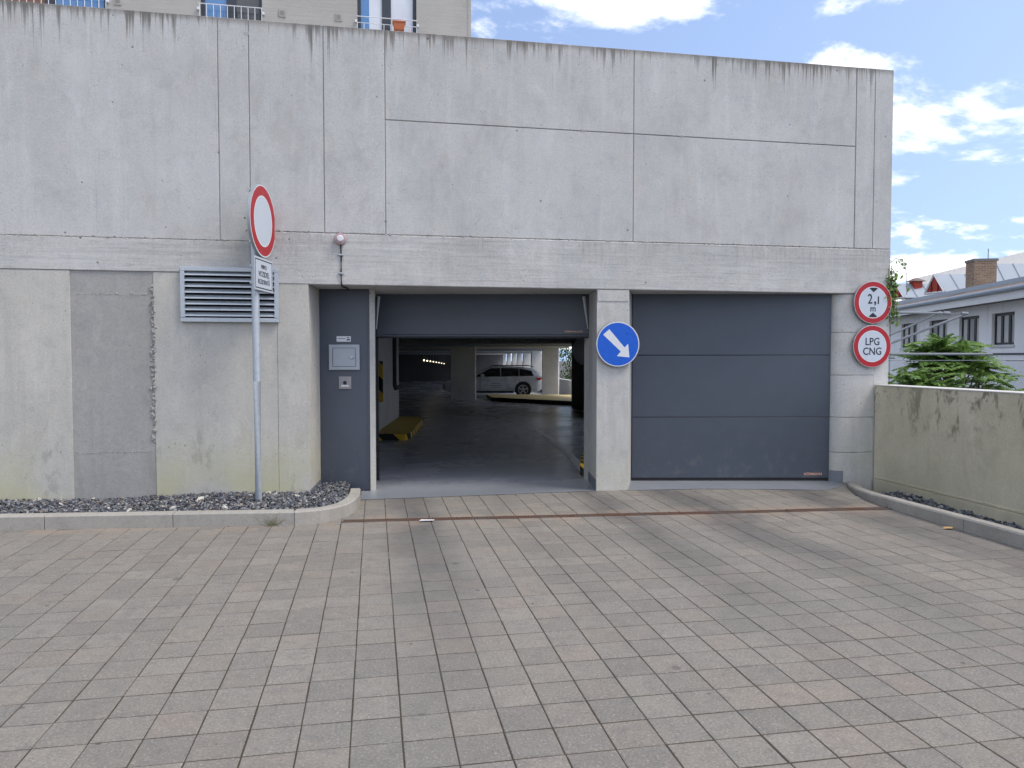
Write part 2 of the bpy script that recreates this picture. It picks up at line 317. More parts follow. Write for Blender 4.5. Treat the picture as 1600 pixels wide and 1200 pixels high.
sp = t.vor(t.map(P, (1, 1, 0), (0.3, 0.7, 0)), 1.55); c = t.mix(t.rng(t.ma('ADD', sp, t.ma('MULTIPLY', mid, 0.1)), 0.105, 0.075, 0, 0.55), c, (0.07, 0.07, 0.07))
sp2 = t.vor(t.map(P, (1, 1, 0), (2.3, 5.7, 0)), 5.0); c = t.mix(t.ma('MULTIPLY', t.rng(sp2, 0.075, 0.05, 0, 0.7), t.rng(t.noise(P, 1.2, 2), 0.5, 0.55)), c, (0.05, 0.05, 0.05))
t.col(c).nrm(t.bump(t.ma('ADD', t.ma('MULTIPLY', fine, 0.6), mid), 0.4, 0.006)); M_pav = t.m
t = NT('joint_sand', 0.95, 0.1); f = t.noise(t.pos(), 60, 4); t.col(t.mix(f, (0.026, 0.023, 0.019), (0.10, 0.084, 0.062))); M_sand = t.m
# stones
t = NT('slate_gravel', 0.7, 0.35); rp = t.n('ShaderNodeNewGeometry').outputs['Random Per Island']
cr = t.n('ShaderNodeValToRGB'); t.set(cr.inputs[0], rp); e = cr.color_ramp.elements
e[0].position = 0; e[0].color = (0.045, 0.050, 0.060, 1); e[1].position = 1; e[1].color = (0.50, 0.48, 0.44, 1)
for p_, q_ in ((0.35, (0.095, 0.102, 0.118)), (0.66, (0.17, 0.18, 0.20)), (0.84, (0.27, 0.275, 0.28)), (0.91, (0.22, 0.165, 0.125)), (0.95, (0.34, 0.33, 0.31))):
    q = e.new(p_); q.color = (*q_, 1)
f = t.noise(t.pos(), 70, 4, 0.6); t.col(t.mix(t.ma('MULTIPLY', f, 0.35), cr.outputs[0], (0.18, 0.18, 0.18), 'OVERLAY')).nrm(t.bump(f, 0.3, 0.004)); M_grav = t.m
M_pale = plain('pale_stone', (0.50, 0.48, 0.42), 0.8, 0.2, 0, 0.25, 30)
M_soil = plain('dark_soil', (0.03, 0.03, 0.03), 0.95, 0.1, 0, 0.4, 40)
t = NT('garage_floor', 0.33, 0.45); P = t.pos(); n1 = t.noise(P, 0.8, 5); n2 = t.noise(P, 14, 6, 0.7)
Xv, Yv, Zv = t.xyz(P); c = t.mix(t.rng(n1, 0.35, 0.7), (0.33, 0.35, 0.385), (0.40, 0.42, 0.455)); c = t.mix(t.rng(n2, 0.5, 0.75, 0, 0.10), c, (0.17, 0.175, 0.19))
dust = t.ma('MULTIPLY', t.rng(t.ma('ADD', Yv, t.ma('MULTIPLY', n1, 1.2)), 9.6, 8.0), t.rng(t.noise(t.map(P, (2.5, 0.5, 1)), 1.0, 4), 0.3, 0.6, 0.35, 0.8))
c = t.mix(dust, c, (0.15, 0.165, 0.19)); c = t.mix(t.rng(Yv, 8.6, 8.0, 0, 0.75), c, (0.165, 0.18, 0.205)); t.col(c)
t.set(t.b.inputs['Roughness'], t.ma('ADD', t.rng(n1, 0.3, 0.7, 0.22, 0.30), t.ma('MULTIPLY', dust, 0.3))); M_floor = t.m
M_line = plain('worn_white_line', (0.72, 0.72, 0.70), 0.4, 0.3, 0, 0.3, 12)
def stripes(name, axis, w):
    t = NT(name, 0.55, 0.3); P = t.pos(); X, Y, Z = t.xyz(P)
    s_ = t.ma('ADD', t.ma('MULTIPLY', X, axis[0]), t.ma('ADD', t.ma('MULTIPLY', Y, axis[1]), t.ma('MULTIPLY', Z, axis[2])))
    m = t.rng(t.ma('PINGPONG', s_, w), w * 0.49, w * 0.51); n_ = t.noise(P, 12, 5, 0.7)
    t.col(t.mix(t.rng(n_, 0.5, 0.8, 0, 0.4), t.mix(m, (0.018, 0.018, 0.02), (0.85, 0.52, 0.03)), (0.2, 0.16, 0.10))); return t.m

# ================================================================== THE GROUND
ob('ground', MB().add([(-900, -900, -4.3), (900, -900, -4.3), (900, 900, -4.3), (-900, 900, -4.3)], [(0, 1, 2, 3)]), plain('street_ground', (0.10, 0.10, 0.095), 0.9, 0.2, 0, 0.3, 0.5), kind='structure')
pave = ob('pavement', MB().box(-12, 5.0, -8, W + 0.06, -4.28, -0.0030), M_sand, kind='structure')
DRL = (-0.289, 6.844); DRR = (4.954, 6.447)
def drain_y(x): return DRL[1] + (x - DRL[0]) * (DRR[1] - DRL[1]) / (DRR[0] - DRL[0])
KL = [(-12.0, 7.90), (-3.158, 7.023), (-0.694, 6.763), (-0.50, 6.80), (-0.35, 6.90), (-0.25, 7.05), (-0.185, 7.25), (-0.155, 7.45), (-0.145, 7.70), (-0.145, W)]
def kerb_y(x):
    for a, b in zip(KL, KL[1:]):
        if a[0] <= x < b[0]: return a[1] + (x - a[0]) * (b[1] - a[1]) / (b[0] - a[0])
    return W
KR = [(5.46, 7.86), (5.27, 7.55), (5.10, 7.15), (5.0, 6.8), (4.955, 6.45), (4.938, 5.6), (4.938, 0.4), (4.938, -8.0)]
def kerb_x(y):
    for a, b in zip(KR, KR[1:]):
        if b[1] <= y <= a[1]: return a[0] + (y - a[1]) * (b[0] - a[0]) / (b[1] - a[1])
    return 5.3
pav_me = []
def paver_geo(mb, M, sx_, sy_):
    a, b, e_ = sx_ / 2, sy_ / 2, 0.0022
    lo = [(-a, -b, -0.05), (a, -b, -0.05), (a, b, -0.05), (-a, b, -0.05)]; m_ = [(-a, -b, -e_), (a, -b, -e_), (a, b, -e_), (-a, b, -e_)]
    tp = [(-a + e_, -b + e_, 0), (a - e_, -b + e_, 0), (a - e_, b - e_, 0), (-a + e_, b - e_, 0)]
    vs = [M @ Vector(q) for q in lo + m_ + tp]; fs = [(8, 9, 10, 11)]
    for i in range(4):
        j = (i + 1) % 4; fs += [(i, j, 4 + j, 4 + i), (4 + i, 4 + j, 8 + j, 8 + i)]
    mb.add(vs, fs)
one = MB(); paver_geo(one, Matrix(), PX - 0.0058, PY - 0.0080); paver_mesh = one.mesh('paver'); paver_mesh.materials.append(M_pav)
spots = []; rp_ = random.Random(3)
for i in range(-58, 27):
    for j in range(-40, 26):
        x = PX0 + (i + 0.5) * PX; y = PY0 + (j + 0.5) * PY
        if y > W - 0.02 or (y - 0.09 > kerb_y(x) and x < -0.22) or x > kerb_x(y) + 0.09: continue
        if x > -0.35 and abs(y - drain_y(x)) < 0.03: pass
        v = x * FH.x + y * FH.y; u = x * RH.x + y * RH.y
        inview = v > 1.0 and abs(u / v) < 0.70 and (CY - 43 + CAMH * FPX / v) < 1215
        if v < -3 and abs(u) > 6: continue
        spots.append((v if inview else 1000 + abs(v), x, y))
spots.sort()
stuff = MB()
for k_, (v, x, y) in enumerate(spots):
    dz = rp_.uniform(-0.0009, 0.0009)
    e = (rp_.gauss(0, 0.003), rp_.gauss(0, 0.003), rp_.gauss(0, 0.003)); loc = (x + rp_.gauss(0, 0.0007), y + rp_.gauss(0, 0.0005), dz)
    if k_ < 298 and v < 900: link('paver', paver_mesh, pave, loc=loc, rot=e)
    else: paver_geo(stuff, Matrix.Translation(loc) @ Matrix.Rotation(e[2], 4, 'Z') @ Matrix.Rotation(e[0], 4, 'X') @ Matrix.Rotation(e[1], 4, 'Y'), PX - 0.0058, PY - 0.0080)
ob('paver_field', stuff, M_pav, pave, kind='stuff')

# ------------------------------------------------------------------ kerbs
def offset(path, d):
    out = []
    for i, p in enumerate(path):
        a = Vector(path[max(i - 1, 0)]); b = Vector(path[min(i + 1, len(path) - 1)]); t_ = (b - a).normalized(); n_ = Vector((-t_.y, t_.x)); out.append(Vector(p) + n_ * d)
    return out
def sweep_kerb(mb, path, wd_, h0, h1, flip):
    f0 = offset(path, 0); f1 = offset(path, flip * 0.012); bk = offset(path, flip * wd_); n = len(path); vs = []; fs = []
    for i in range(n):
        h = h0 + (h1 - h0) * i / max(1, n - 1)
        vs += [(f0[i].x, f0[i].y, -0.2), (f0[i].x + 0, f0[i].y, h - 0.014), (f1[i].x, f1[i].y, h), (bk[i].x, bk[i].y, h), (bk[i].x, bk[i].y, -0.2)]
    for i in range(n - 1):
        for j in range(4):
            q = (i * 5 + j, (i + 1) * 5 + j, (i + 1) * 5 + j + 1, i * 5 + j + 1); fs.append(q if flip > 0 else q[::-1])
    fs += [(0, 1, 2, 3, 4), tuple((n - 1) * 5 + j for j in (4, 3, 2, 1, 0))]
    mb.add(vs, fs)
def resample(path, s0, s1, step=0.1):
    P_ = [Vector(p) for p in path]; acc = [0]
    for a, b in zip(P_, P_[1:]): acc.append(acc[-1] + (b - a).length)
    s1 = min(s1, acc[-1]); n = max(2, int((s1 - s0) / step) + 1); out = []
    for i in range(n):
        s = s0 + (s1 - s0) * i / (n - 1)
        for k in range(len(P_) - 1):
            if acc[k] <= s <= acc[k + 1] + 1e-9:
                out.append(tuple(P_[k].lerp(P_[k + 1], (s - acc[k]) / (acc[k + 1] - acc[k])))); break
    return out, acc[-1]
def kerb(name, path, cuts, heights, flip, wd_, label):
    root = bpy.data.objects.new(name, None); sc.collection.objects.link(root); root['kind'] = 'structure'; root['label'] = label
    for (a, b), (h0, h1) in zip(cuts, heights):
        pts, L = resample(path, a + 0.003, b - 0.003); m = MB(); sweep_kerb(m, pts, wd_, h0, h1, flip); ob('kerb_stone', m, M_kerb, root)
    return root
_, LK = resample(KL, 0, 99)
s_line = (Vector(KL[1]) - Vector(KL[0])).length; s_bend = s_line + (Vector(KL[2]) - Vector(KL[1])).length
def s_at(px): return s_line + (G(px, 828 - px * 0.0175).xy - Vector(KL[1])).length
cl = [s_line - 4.6, s_line - 3.6, s_line - 2.6, s_line - 1.6, s_line - 0.6, s_at(72), s_at(272), s_at(461), s_bend + 0.9, LK]
kerb('kerb', KL, list(zip(cl, cl[1:])), [(0.125, 0.125)] * (len(cl) - 2) + [(0.125, 0.115)], 1, 0.10, 'pale concrete kerb bending round the gravel bed beside the garage')
_, LR = resample(KR, 0, 99)
sj = (0.75 + 0.0); cr_ = [0.0, 1.42, 2.42 + 0.0, 3.42, 4.42, 5.42, 6.42, 7.42]
sjoint = [p for p in [G(1505, 830)]][0]; s0 = LR - (sjoint.y + 8.0); cr_ = [0.0, s0 - 1.0 if s0 > 1.6 else 0.0, s0] + [s0 + i for i in range(1, 7)]
cr_ = sorted(set(cr_))
kerb('kerb', KR, list(zip(cr_, cr_[1:])), [(0.02, 0.10)] + [(0.10, 0.115)] + [(0.115, 0.12)] * (len(cr_) - 3) if len(cr_) > 3 else [(0.03, 0.115)] + [(0.115, 0.12)] * 9, 1, 0.10, 'concrete kerb in front of the low mossy wall')

# ------------------------------------------------------------------ gravel
def stone(mb, c, r, rnd, flatten=0.55):
    d = [Vector((rnd.gauss(0, 1), rnd.gauss(0, 1), rnd.gauss(0, 1))).normalized() for _ in range(0)]
    g = 0.5 + 5 ** 0.5 / 2
    ic = [(-1, g, 0), (1, g, 0), (-1, -g, 0), (1, -g, 0), (0, -1, g), (0, 1, g), (0, -1, -g), (0, 1, -g), (g, 0, -1), (g, 0, 1), (-g, 0, -1), (-g, 0, 1)]
    fc = [(0, 11, 5), (0, 5, 1), (0, 1, 7), (0, 7, 10), (0, 10, 11), (1, 5, 9), (5, 11, 4), (11, 10, 2), (10, 7, 6), (7, 1, 8), (3, 9, 4), (3, 4, 2), (3, 2, 6), (3, 6, 8), (3, 8, 9), (4, 9, 5), (2, 4, 11), (6, 2, 10), (8, 6, 7), (9, 8, 1)]
    S = Matrix.Diagonal((rnd.uniform(0.8, 1.4), rnd.uniform(0.6, 1.0), rnd.uniform(0.35, 0.8) * flatten / 0.55, 1))
    M = Matrix.Translation(c) @ Matrix.Rotation(rnd.uniform(0, 6.28), 4, 'Z') @ Matrix.Rotation(rnd.gauss(0, 0.5), 4, 'X') @ Matrix.Rotation(rnd.gauss(0, 0.5), 4, 'Y') @ S
    mb.add([M @ (Vector(q).normalized() * r * rnd.uniform(0.7, 1.15)) for q in ic], fc)
rg = random.Random(11)
bedL = thing('gravel_bed', 'dark slate gravel between the kerb and the garage wall', 'gravel'); bedL['kind'] = 'stuff'
m = MB(); poly = [(x, kerb_y(x) + 0.07) for x in (-11, -3.158, -0.694, -0.5, -0.35, -0.26)] + [(-0.26, W + 0.4), (-11, W + 0.4)]
m.prism(poly, -0.05, 0.055); ob('bed_soil', m, M_soil, bedL)
m = MB(); cnt = 0
while cnt < 15000:
    x = rg.uniform(-6.5, -0.27); lo = kerb_y(x) + 0.10; hi = W - 0.01 + (0.42 if x > -0.62 else 0)
    if hi <= lo + 0.02: continue
    if rg.random() > (hi - lo) / 1.2: continue
    y = rg.uniform(lo, hi); q = (y - lo) / (hi - lo)
    stone(m, (x, y, 0.062 + rg.uniform(0, 0.028) + 0.02 * q + 0.012 * math.sin(x * 3) * math.sin(y * 5)), rg.choice((0.008, 0.009, 0.011, 0.013, 0.016, 0.022)) * rg.uniform(0.8, 1.25), rg, 0.42); cnt += 1
ob('gravel', m, M_grav, bedL, kind='stuff')
for px, py, r in ((33, 768, 0.04), (312, 783, 0.045), (270, 795, 0.033), (352, 795, 0.035), (148, 779, 0.025), (88, 772, 0.03), (465, 776, 0.035), (200, 800, 0.022), (420, 772, 0.028)):
    p = G(px, py, 0.09); mm = MB(); stone(mm, (0, 0, 0), r, rg, 0.8); ob('stone', mm, M_pale, bedL, loc=(p.x, min(p.y, W - 0.03), 0.095))
LWX = 5.845
ob('bank', MB().box(5.0, 5.84, -8, W + 0.06, -4.28, -0.12), M_soil, kind='structure')
bedR = thing('gravel_bed', 'narrow strip of dark gravel along the foot of the low mossy wall', 'gravel'); bedR['kind'] = 'stuff'
ob('bed_soil', MB().add([(kerb_x(y) + 0.08, y, -0.10) for y in (7.3, 7.0, 6.5, 5.6, 0.4, -3)] + [(LWX, -3, -0.10), (LWX, 7.3, -0.10)], [tuple(range(8))[::-1]]), M_soil, bedR)
m = MB()
for _ in range(5200):
    y = rg.uniform(2.2, 7.35); lo = kerb_x(y) + 0.11; x = rg.uniform(lo, LWX - 0.02)
    stone(m, (x, y, -0.085 + rg.uniform(0, 0.03) + 0.05 * max(0, (y - 6.6))), rg.choice((0.012, 0.016, 0.02, 0.028)) * rg.uniform(0.8, 1.3), rg)
ob('gravel', m, M_grav, bedR, kind='stuff')

# ------------------------------------------------------------------ drain
dr = thing('drain_channel', 'rusty slotted drain channel running across the driveway before the doors', 'drain', (DRL[0], DRL[1], 0), math.atan2(DRR[1] - DRL[1], DRR[0] - DRL[0]))
LD = (Vector(DRR) - Vector(DRL)).length; nseg = 5
ob('trough', MB().box(0, LD, -0.038, 0.038, -0.03, 0.0025), plain('drain_pit', (0.02, 0.015, 0.012), 0.95), dr)
for s_ in range(nseg):
    a = LD * s_ / nseg + 0.004; b = LD * (s_ + 1) / nseg - 0.004; m = MB(); zt = 0.009 + rg.uniform(-0.001, 0.003)
    m.box(a, b, -0.040, -0.027, 0.0, zt).box(a, b, 0.027, 0.040, 0.0, zt); x = a
    while x < b - 0.012:
        m.box(x, x + 0.011, -0.0275, 0.0275, 0.001, zt - 0.0015); x += 0.024
    ob('grate', m, M_rust, dr)

# ================================================================== GARAGE
gar = thing('garage_building', 'grey concrete garage front with streaked parapet and two door openings', 'building')
Y1 = W + 0.32
ob('wall_core', MB().box(-9.0, 6.02, W + 0.010, Y1 + 0.0, 2.23, 4.845).box(-9.0, -0.662, W + 0.010, Y1, -0.3, 2.23), M_joint, gar)
GAP = 0.0042
def panel(x0, x1, z0, z1, mat, dy=0.0, name='wall_panel', b=0.006, yb=None):
    GAP = 0.0012 if mat is M_low else 0.0036; b = 0.0025 if mat is M_low else 0.0045
    m = MB(); m.cham(x0 + GAP, x1 - GAP, W + dy, yb if yb else W + 0.05, z0 + GAP, z1 - GAP, b); return ob(name, m, mat, gar)
TOP = 4.852; ZR = 2.757; ZL = 2.65; HJ = 3.937
xs = [-9.0, -6.6, -4.15, -1.504, -1.211]
for a, b in zip(xs, xs[1:]): panel(a, b, ZL, TOP, M_up)
panel(-1.211, -0.487, ZR, TOP, M_up); panel(-0.487, 0.13, ZR, TOP, M_up, -0.002)
panel(0.13, 2.827, HJ, TOP, M_up); panel(0.13, 2.827, ZR, HJ, M_up, 0.002)
panel(2.827, 5.543, HJ, TOP, M_up, -0.001); panel(2.827, 5.543, ZR, HJ, M_up, 0.001)
panel(5.543, 5.785, ZR, TOP, M_up, -0.002); panel(5.785, 6.03, ZR, TOP, M_up)
# board-marked beam
zs = [(-9.0, -4.15), (-4.15, -1.211)]
for a, b in zs: panel(a, b, 2.325, ZL, M_band, -0.006)
m = MB(); GX = 6.03
m.cham(-1.211 + GAP, GX - GAP, W - 0.006, W + 1.25, 2.228, ZR - GAP, 0.008); ob('lintel_beam', m, M_band, gar)
# lower wall on the left
panel(-9.0, -6.0, -0.2, 2.325, M_low); panel(-6.0, -2.893, -0.2, 2.325, M_low)
for a, b in ((-0.2, 0.545), (0.545, 2.10), (2.10, 2.325)): panel(-2.893, -2.14, a, b, M_dark, 0.012, 'repair_panel', 0.003)
panel(-2.14, -0.965, -0.2, 2.325, M_low, 0.001); panel(-0.965, -0.653, -0.2, 2.23, M_low)
def nail(px, py, r, dy=0.0):
    p = WP(px, py); m = MB(); Mx = Matrix.Translation((p.x, W + dy + 0.003, p.z))
    m.lathe([(r, 0.006), (r, -0.004), (r * 0.72, -0.0055), (r * 0.70, 0.0), (r * 0.3, 0.002)], 14, Mx); ob('tie_plug', m, M_pil, gar)
for q in ((910, 203), (1065, 213), (1266, 223), (511, 277), (597, 280), (1360, 314), (1369, 314), (388, 296), (385, 52), (343, 46), (115, 457), (207, 458), (117, 707), (209, 705), (1150, 200)): nail(*q, 0.022, 0.012 if q[0] < 230 else 0.0)
# ragged mortar line beside the repair
m = MB(); rr = random.Random(15); x = -8.8                      # ragged pour line
while x < 5.9:
    zb_ = ZL if x < -1.25 else ZR; dens = 0.9 if x < 0.2 else 0.45
    if rr.random() < dens: stone(m, (x, W + 0.002, zb_ + rr.gauss(0, 0.005)), rr.uniform(0.006, 0.013), rr, 1.2)
    x += rr.uniform(0.008, 0.03)
ob('pour_line', m, M_joint, gar, kind='stuff')
m = MB(); z = 0.62
while z < 2.2:
    stone(m, (-2.150 + rr.gauss(0, 0.012), W + 0.008, z), rr.uniform(0.008, 0.022), rr, 1.3); z += rr.uniform(0.008, 0.02)
for zz0 in (0.545, 2.10):
    x = -2.86
    while x < -2.16: stone(m, (x, W + 0.012, zz0 + rr.gauss(0, 0.004)), rr.uniform(0.005, 0.010), rr, 1.2); x += rr.uniform(0.012, 0.03)
ob('mortar_edge', m, M_joint, gar, kind='stuff')
# jambs and pillars
pA = DP(500, 600, 8.2); pB = DP(578, 600, 8.2); pC = DP(587, 600, 8.75)
dE0 = DP(920, 600, 8.86); dF0 = DP(986.5, 600, 8.9); dG = DP(1298, 600, 8.86)
m = MB(); m.prism([(-0.653 + 0.001, W + 0.051), (pA.x, pA.y), (pA.x, pA.y + 0.5), (-0.9, pA.y + 0.5), (-0.9, W + 0.051)], -0.3, 2.227); ob('jamb', m, M_low, gar)
m = MB(); m.prism([(pB.x, pB.y - 0.01), (pC.x - 0.005, pC.y - 0.52), (pC.x, pC.y), (pC.x, pC.y + 0.25), (pB.x - 0.12, pC.y + 0.25), (pB.x - 0.12, pB.y + 0.09), (pB.x, pB.y + 0.09)], -0.1, 2.226); ob('door_post', m, M_pil, gar)
m = MB(); m.prism([(2.417, W), (2.785, W), (dF0.x, dF0.y), (dF0.x, dF0.y + 0.2), (dE0.x, dE0.y + 0.2), (dE0.x, dE0.y)], -0.1, 2.224); ob('pillar', m, M_pil, gar)
ob('pillar_corner', MB().box(2.425, 2.777, W - 0.006, W - 0.0005, 2.10, 2.2225), M_pil, gar)
zl = [-0.2, 0.354, 0.772, 1.271, 1.776, 2.225]
arc = []
for i in range(9):
    q = i / 8; a0 = Vector((dG.x, dG.y)); a1 = Vector((5.62, W)); cx = Vector((dG.x + 0.03, W + 0.015))
    arc.append((a0 * (1 - q) ** 2 + cx * 2 * q * (1 - q) + a1 * q * q))
for a, b in zip(zl, zl[1:]):
    m = MB(); g_ = 0.003
    pl = [(p.x, p.y) for p in arc] + [(5.83, W), (5.83, W + 0.4), (dG.x + 0.02, W + 0.4)]
    m.prism(pl, a + g_, b - g_); ob('pillar', m, M_pil, gar, smooth=True)
ob('pillar_joint_core', MB().prism([(dG.x + 0.03, W + 0.14), (5.6, W + 0.02), (5.82, W + 0.02), (5.82, W + 0.39), (dG.x + 0.04, W + 0.39)], -0.2, 2.22), M_joint, gar)
panel(5.83, 6.03, -4.2, 2.225, M_pil, 0.004, 'wall_panel', 0.006, W + 0.4)
# grey paint turned up at the foot of the jambs
m = MB(); m.hexa([(-0.6545, W - 0.004, 0.0), (pA.x - 0.001, pA.y - 0.004, 0.0), (pA.x - 0.02, pA.y, 0.0), (-0.67, W + 0.02, 0)], [(-0.6495, W - 0.003, 0.11), (pA.x + 0.004, pA.y - 0.004, 0.14), (pA.x - 0.02, pA.y, 0.14), (-0.67, W + 0.02, 0.11)]); ob('painted_skirting', m, M_skirt, gar)
m = MB(); m.hexa([(2.413, W + 0.006, 0), (2.43, W + 0.006, 0), (dE0.x + 0.02, dE0.y, 0), (dE0.x - 0.004, dE0.y, 0)], [(2.413, W + 0.006, 0.12), (2.43, W + 0.006, 0.12), (dE0.x + 0.02, dE0.y, 0.12), (dE0.x - 0.004, dE0.y, 0.12)]); ob('painted_skirting', m, M_skirt, gar)
m = MB(); q = arc[:6]; n_ = len(q)
m.add([(p.x - 0.004, p.y - 0.004, 0.0) for p in q] + [(p.x - 0.004, p.y - 0.004, 0.135) for p in q], [(i + 1, i, n_ + i, n_ + i + 1) for i in range(n_ - 1)]); ob('painted_skirting', m, M_skirt, gar)

# ------------------------------------------------------------------ inside: floor, ceiling, walls
def fz(v): return -0.016 * max(0.0, v - 8.9)
m = MB(); vs_ = []; us = [-16, -8, -3, -1, 0, 1, 2, 3, 4.4]
fr = [(-0.144, 7.85), (0.5, 7.855), (1.4, 7.875), (2.40, 7.895), (2.425, 7.93), (2.775, 7.93), (2.80, 7.862), (3.6, 7.80), (4.4, 7.62), (4.95, 7.47), (5.2, 7.62), (5.4, 7.84)]
n_ = len(fr)
floor_v = [(p[0], p[1], 0.004) for p in fr] + [(-0.144 + (5.4 + 0.144) * i / (n_ - 1) * 1.0, 9.15 - 0.19 * i * 5.5 / (n_ - 1) / 1.0 * 0.18, 0.003) for i in range(n_)]
m.add(floor_v, [(i, i + 1, n_ + i + 1, n_ + i) for i in range(n_ - 1)])
vv = [8.05, 8.9, 12, 16, 20, 26, 32, 40, 50, 64, 80]
g_ = []
for v in vv:
    for u in (-22, -14, -8, -4, -2.2, 0, 2, 4, 8): g_.append(C(u, v, fz(v) - (0.002 if v < 9 else 0)))
nc = 9; fcs = []
for i in range(len(vv) - 1):
    for j in range(nc - 1):
        if i == 0: continue
        fcs.append((i * nc + j, i * nc + j + 1, (i + 1) * nc + j + 1, (i + 1) * nc + j))
m.add(g_, fcs)
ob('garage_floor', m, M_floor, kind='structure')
side = [(4.49, 8.95), (4.75, 28.0), (2.75, 34.6), (1.75, 42), (1.3, 48), (0.85, 54), (0.5, 60), (0.1, 66), (-0.5, 74), (-0.9, 80)]
def cz(v): return 2.24 - 0.008 * (v - 8.9)
m = MB(); lo_ = [C(u, v, cz(v)) for u, v in side]; lf = [C(-22, v, cz(v)) for u, v in side]; n_ = len(side)
up_ = [C(u, v, 2.9) for u, v in side]; ul = [C(-22, v, 2.9) for u, v in side]
m.add(lo_ + lf + up_ + ul, [(i, i + 1, n_ + i + 1, n_ + i) for i in range(n_ - 1)] + [(2 * n_ + i, 3 * n_ + i, 3 * n_ + i + 1, 2 * n_ + i + 1) for i in range(n_ - 1)] + [(i, 2 * n_ + i, 2 * n_ + i + 1, i + 1) for i in range(n_ - 1)] + [(n_ - 1, 3 * n_ - 1, 4 * n_ - 1, 2 * n_ - 1)])
m.add([C(4.49, 8.95, 2.24), C(-22, 8.95, 2.24), C(-22, 8.95, 2.9), C(4.49, 8.95, 2.9)], [(0, 1, 2, 3)])
ob('ceiling', m, M_int, kind='structure')
def wallseg(mb, a, b, th, z0, z1):
    a = C(a[0], a[1], 0); b = C(b[0], b[1], 0); d = (b - a).normalized(); n = Vector((-d.y, d.x, 0)) * th
    mb.hexa([Vector((q.x, q.y, z0)) for q in (a, b, b + n, a + n)], [Vector((q.x, q.y, z1)) for q in (a, b, b + n, a + n)])
m = MB(); wallseg(m, (4.49, 8.95), (4.53, 12.0), 0.25, -4.2, 2.88); ob('side_wall', m, M_int, gar)
m = MB(); wallseg(m, (4.53, 12.0), (4.75, 28.0), 0.2, -4.2, 0.75); ob('inner_parapet', m, M_int, gar)  # unseen stretch opened above this parapet to let more daylight in
for v in (16, 20, 24, 28): ob('side_pier', MB().box(-0.2, 0.2, -0.2, 0.2, 0.751, 2.4), M_int, gar, loc=C(4.6, v, 0), rot=(0, 0, -YAW))
m = MB(); wallseg(m, (-22, 8.95), (-22, 80), -0.3, -4.2, 2.88); wallseg(m, (-22, 80), (-0.9, 80), -0.3, -4.2, 2.88); ob('back_wall', m, concrete('concrete_unlit', (0.16, 0.16, 0.165)), gar)  # dark base colour stands in for the unlit far end
m = MB(); wallseg(m, (-22, 9.3), (pC.dot(RH) - 0.15, 9.3), 0.2, -0.3, 2.3); ob('front_inner_wall', m, M_int, gar)
m = MB()
for a, b in zip(side[1:-1], side[2:]): wallseg(m, a, b, -0.18, -1.5, fz((a[1] + b[1]) / 2) + 0.84)
ob('inner_parapet', m, M_int, gar)
# left partition, striped island, column, right partition
iw = thing('partition_wall', 'grey concrete partition wall inside the garage beside the striped island', 'wall')
m = MB(); wallseg(m, (K(590) * 14.3 - 0.02, 14.3), (K(623) * 18.9, 18.9), 0.3, -0.4, 2.3); ob('wall', m, M_int, iw)
m = MB(); q0 = (K(612) * 17.4 + 0.06, 17.4); pz = [C(q0[0], q0[1], 2.1), C(q0[0], q0[1], 0.82), C(q0[0] - 0.02, q0[1] + 0.3, 0.74), C(q0[0] - 0.02, q0[1] + 1.2, 0.74)]
m.tube(pz, 0.055, 8); ob('drain_pipe', m, M_blk, iw)
m = MB(); a = C(K(588) * 14.2, 14.22, 0); b = C(K(598) * 14.2, 14.22, 0)
m.hexa([(a.x, a.y, 0.62), (b.x, b.y, 0.62), (b.x, b.y + 0.05, 0.62), (a.x, a.y + 0.05, 0.62)], [(a.x, a.y, 1.40), (b.x, b.y, 1.40), (b.x, b.y + 0.05, 1.40), (a.x, a.y + 0.05, 1.40)])
ob('warning_strip', m, stripes('warning_stripes', (1.0, 0.0, 1.0), 0.27), iw)
def island(name, label, pts, h, msides, mtop, z0=None):
    th_ = thing(name, label, 'kerb island'); m = MB(); b_ = [C(u, v, fz(v) - 0.02) for u, v in pts]; t_ = [C(u, v, fz(v) + h) for u, v in pts]
    n = len(pts); m.add(b_ + t_, [(i, (i + 1) % n, n + (i + 1) % n, n + i) for i in range(n)]); ob('striped_edge', m, msides, th_)
    m = MB(); m.add([q + Vector((0, 0, 0.004)) for q in t_] , [tuple(range(n))]); ob('top', m, mtop, th_); return th_
island('traffic_island', 'yellow and black striped kerb island beside the inner partition wall', [(K(588) * 13.9, 13.9), (K(632) * 13.9, 13.9), (K(641) * 14.2, 14.2), (K(661) * 18.2, 18.2), (K(655) * 18.9, 18.9), (K(615) * 18.9, 18.9)], 0.12, stripes('kerb_stripes', (1.0, 0.75, 0.9), 0.27), M_olive)
island('traffic_island', 'long low island with pale yellow top before the silver car', [(K(768) * 30.5, 30.5), (K(830) * 28.6, 28.6), (K(893) * 27.0, 27.0), (K(935) * 26.2, 26.2), (3.6, 33.3), (K(760) * 34.2, 34.2)], 0.16, M_blk, plain('island_yellow', (0.72, 0.60, 0.30), 0.6, 0.3, 0, 0.15, 2))
gcol = 'concrete columns inside the garage'
def column(px0, px1, v, dep, label, rot=0.0, z1=None):
    u0, u1 = K(px0) * v, K(px1) * v; p = C((u0 + u1) / 2, v + dep / 2, 0); w = (u1 - u0) / 2
    o = ob('concrete_column', MB().cham(-w, w, -dep / 2, dep / 2, fz(v) - 0.1, cz(v) + 0.05, 0.02), M_int, label=label, cat='column', group=gcol, loc=(p.x, p.y, 0), rot=(0, 0, -YAW + rot)); return o
column(704, 743, 32.0, 0.6, 'broad column standing left of the silver car', 0.0)
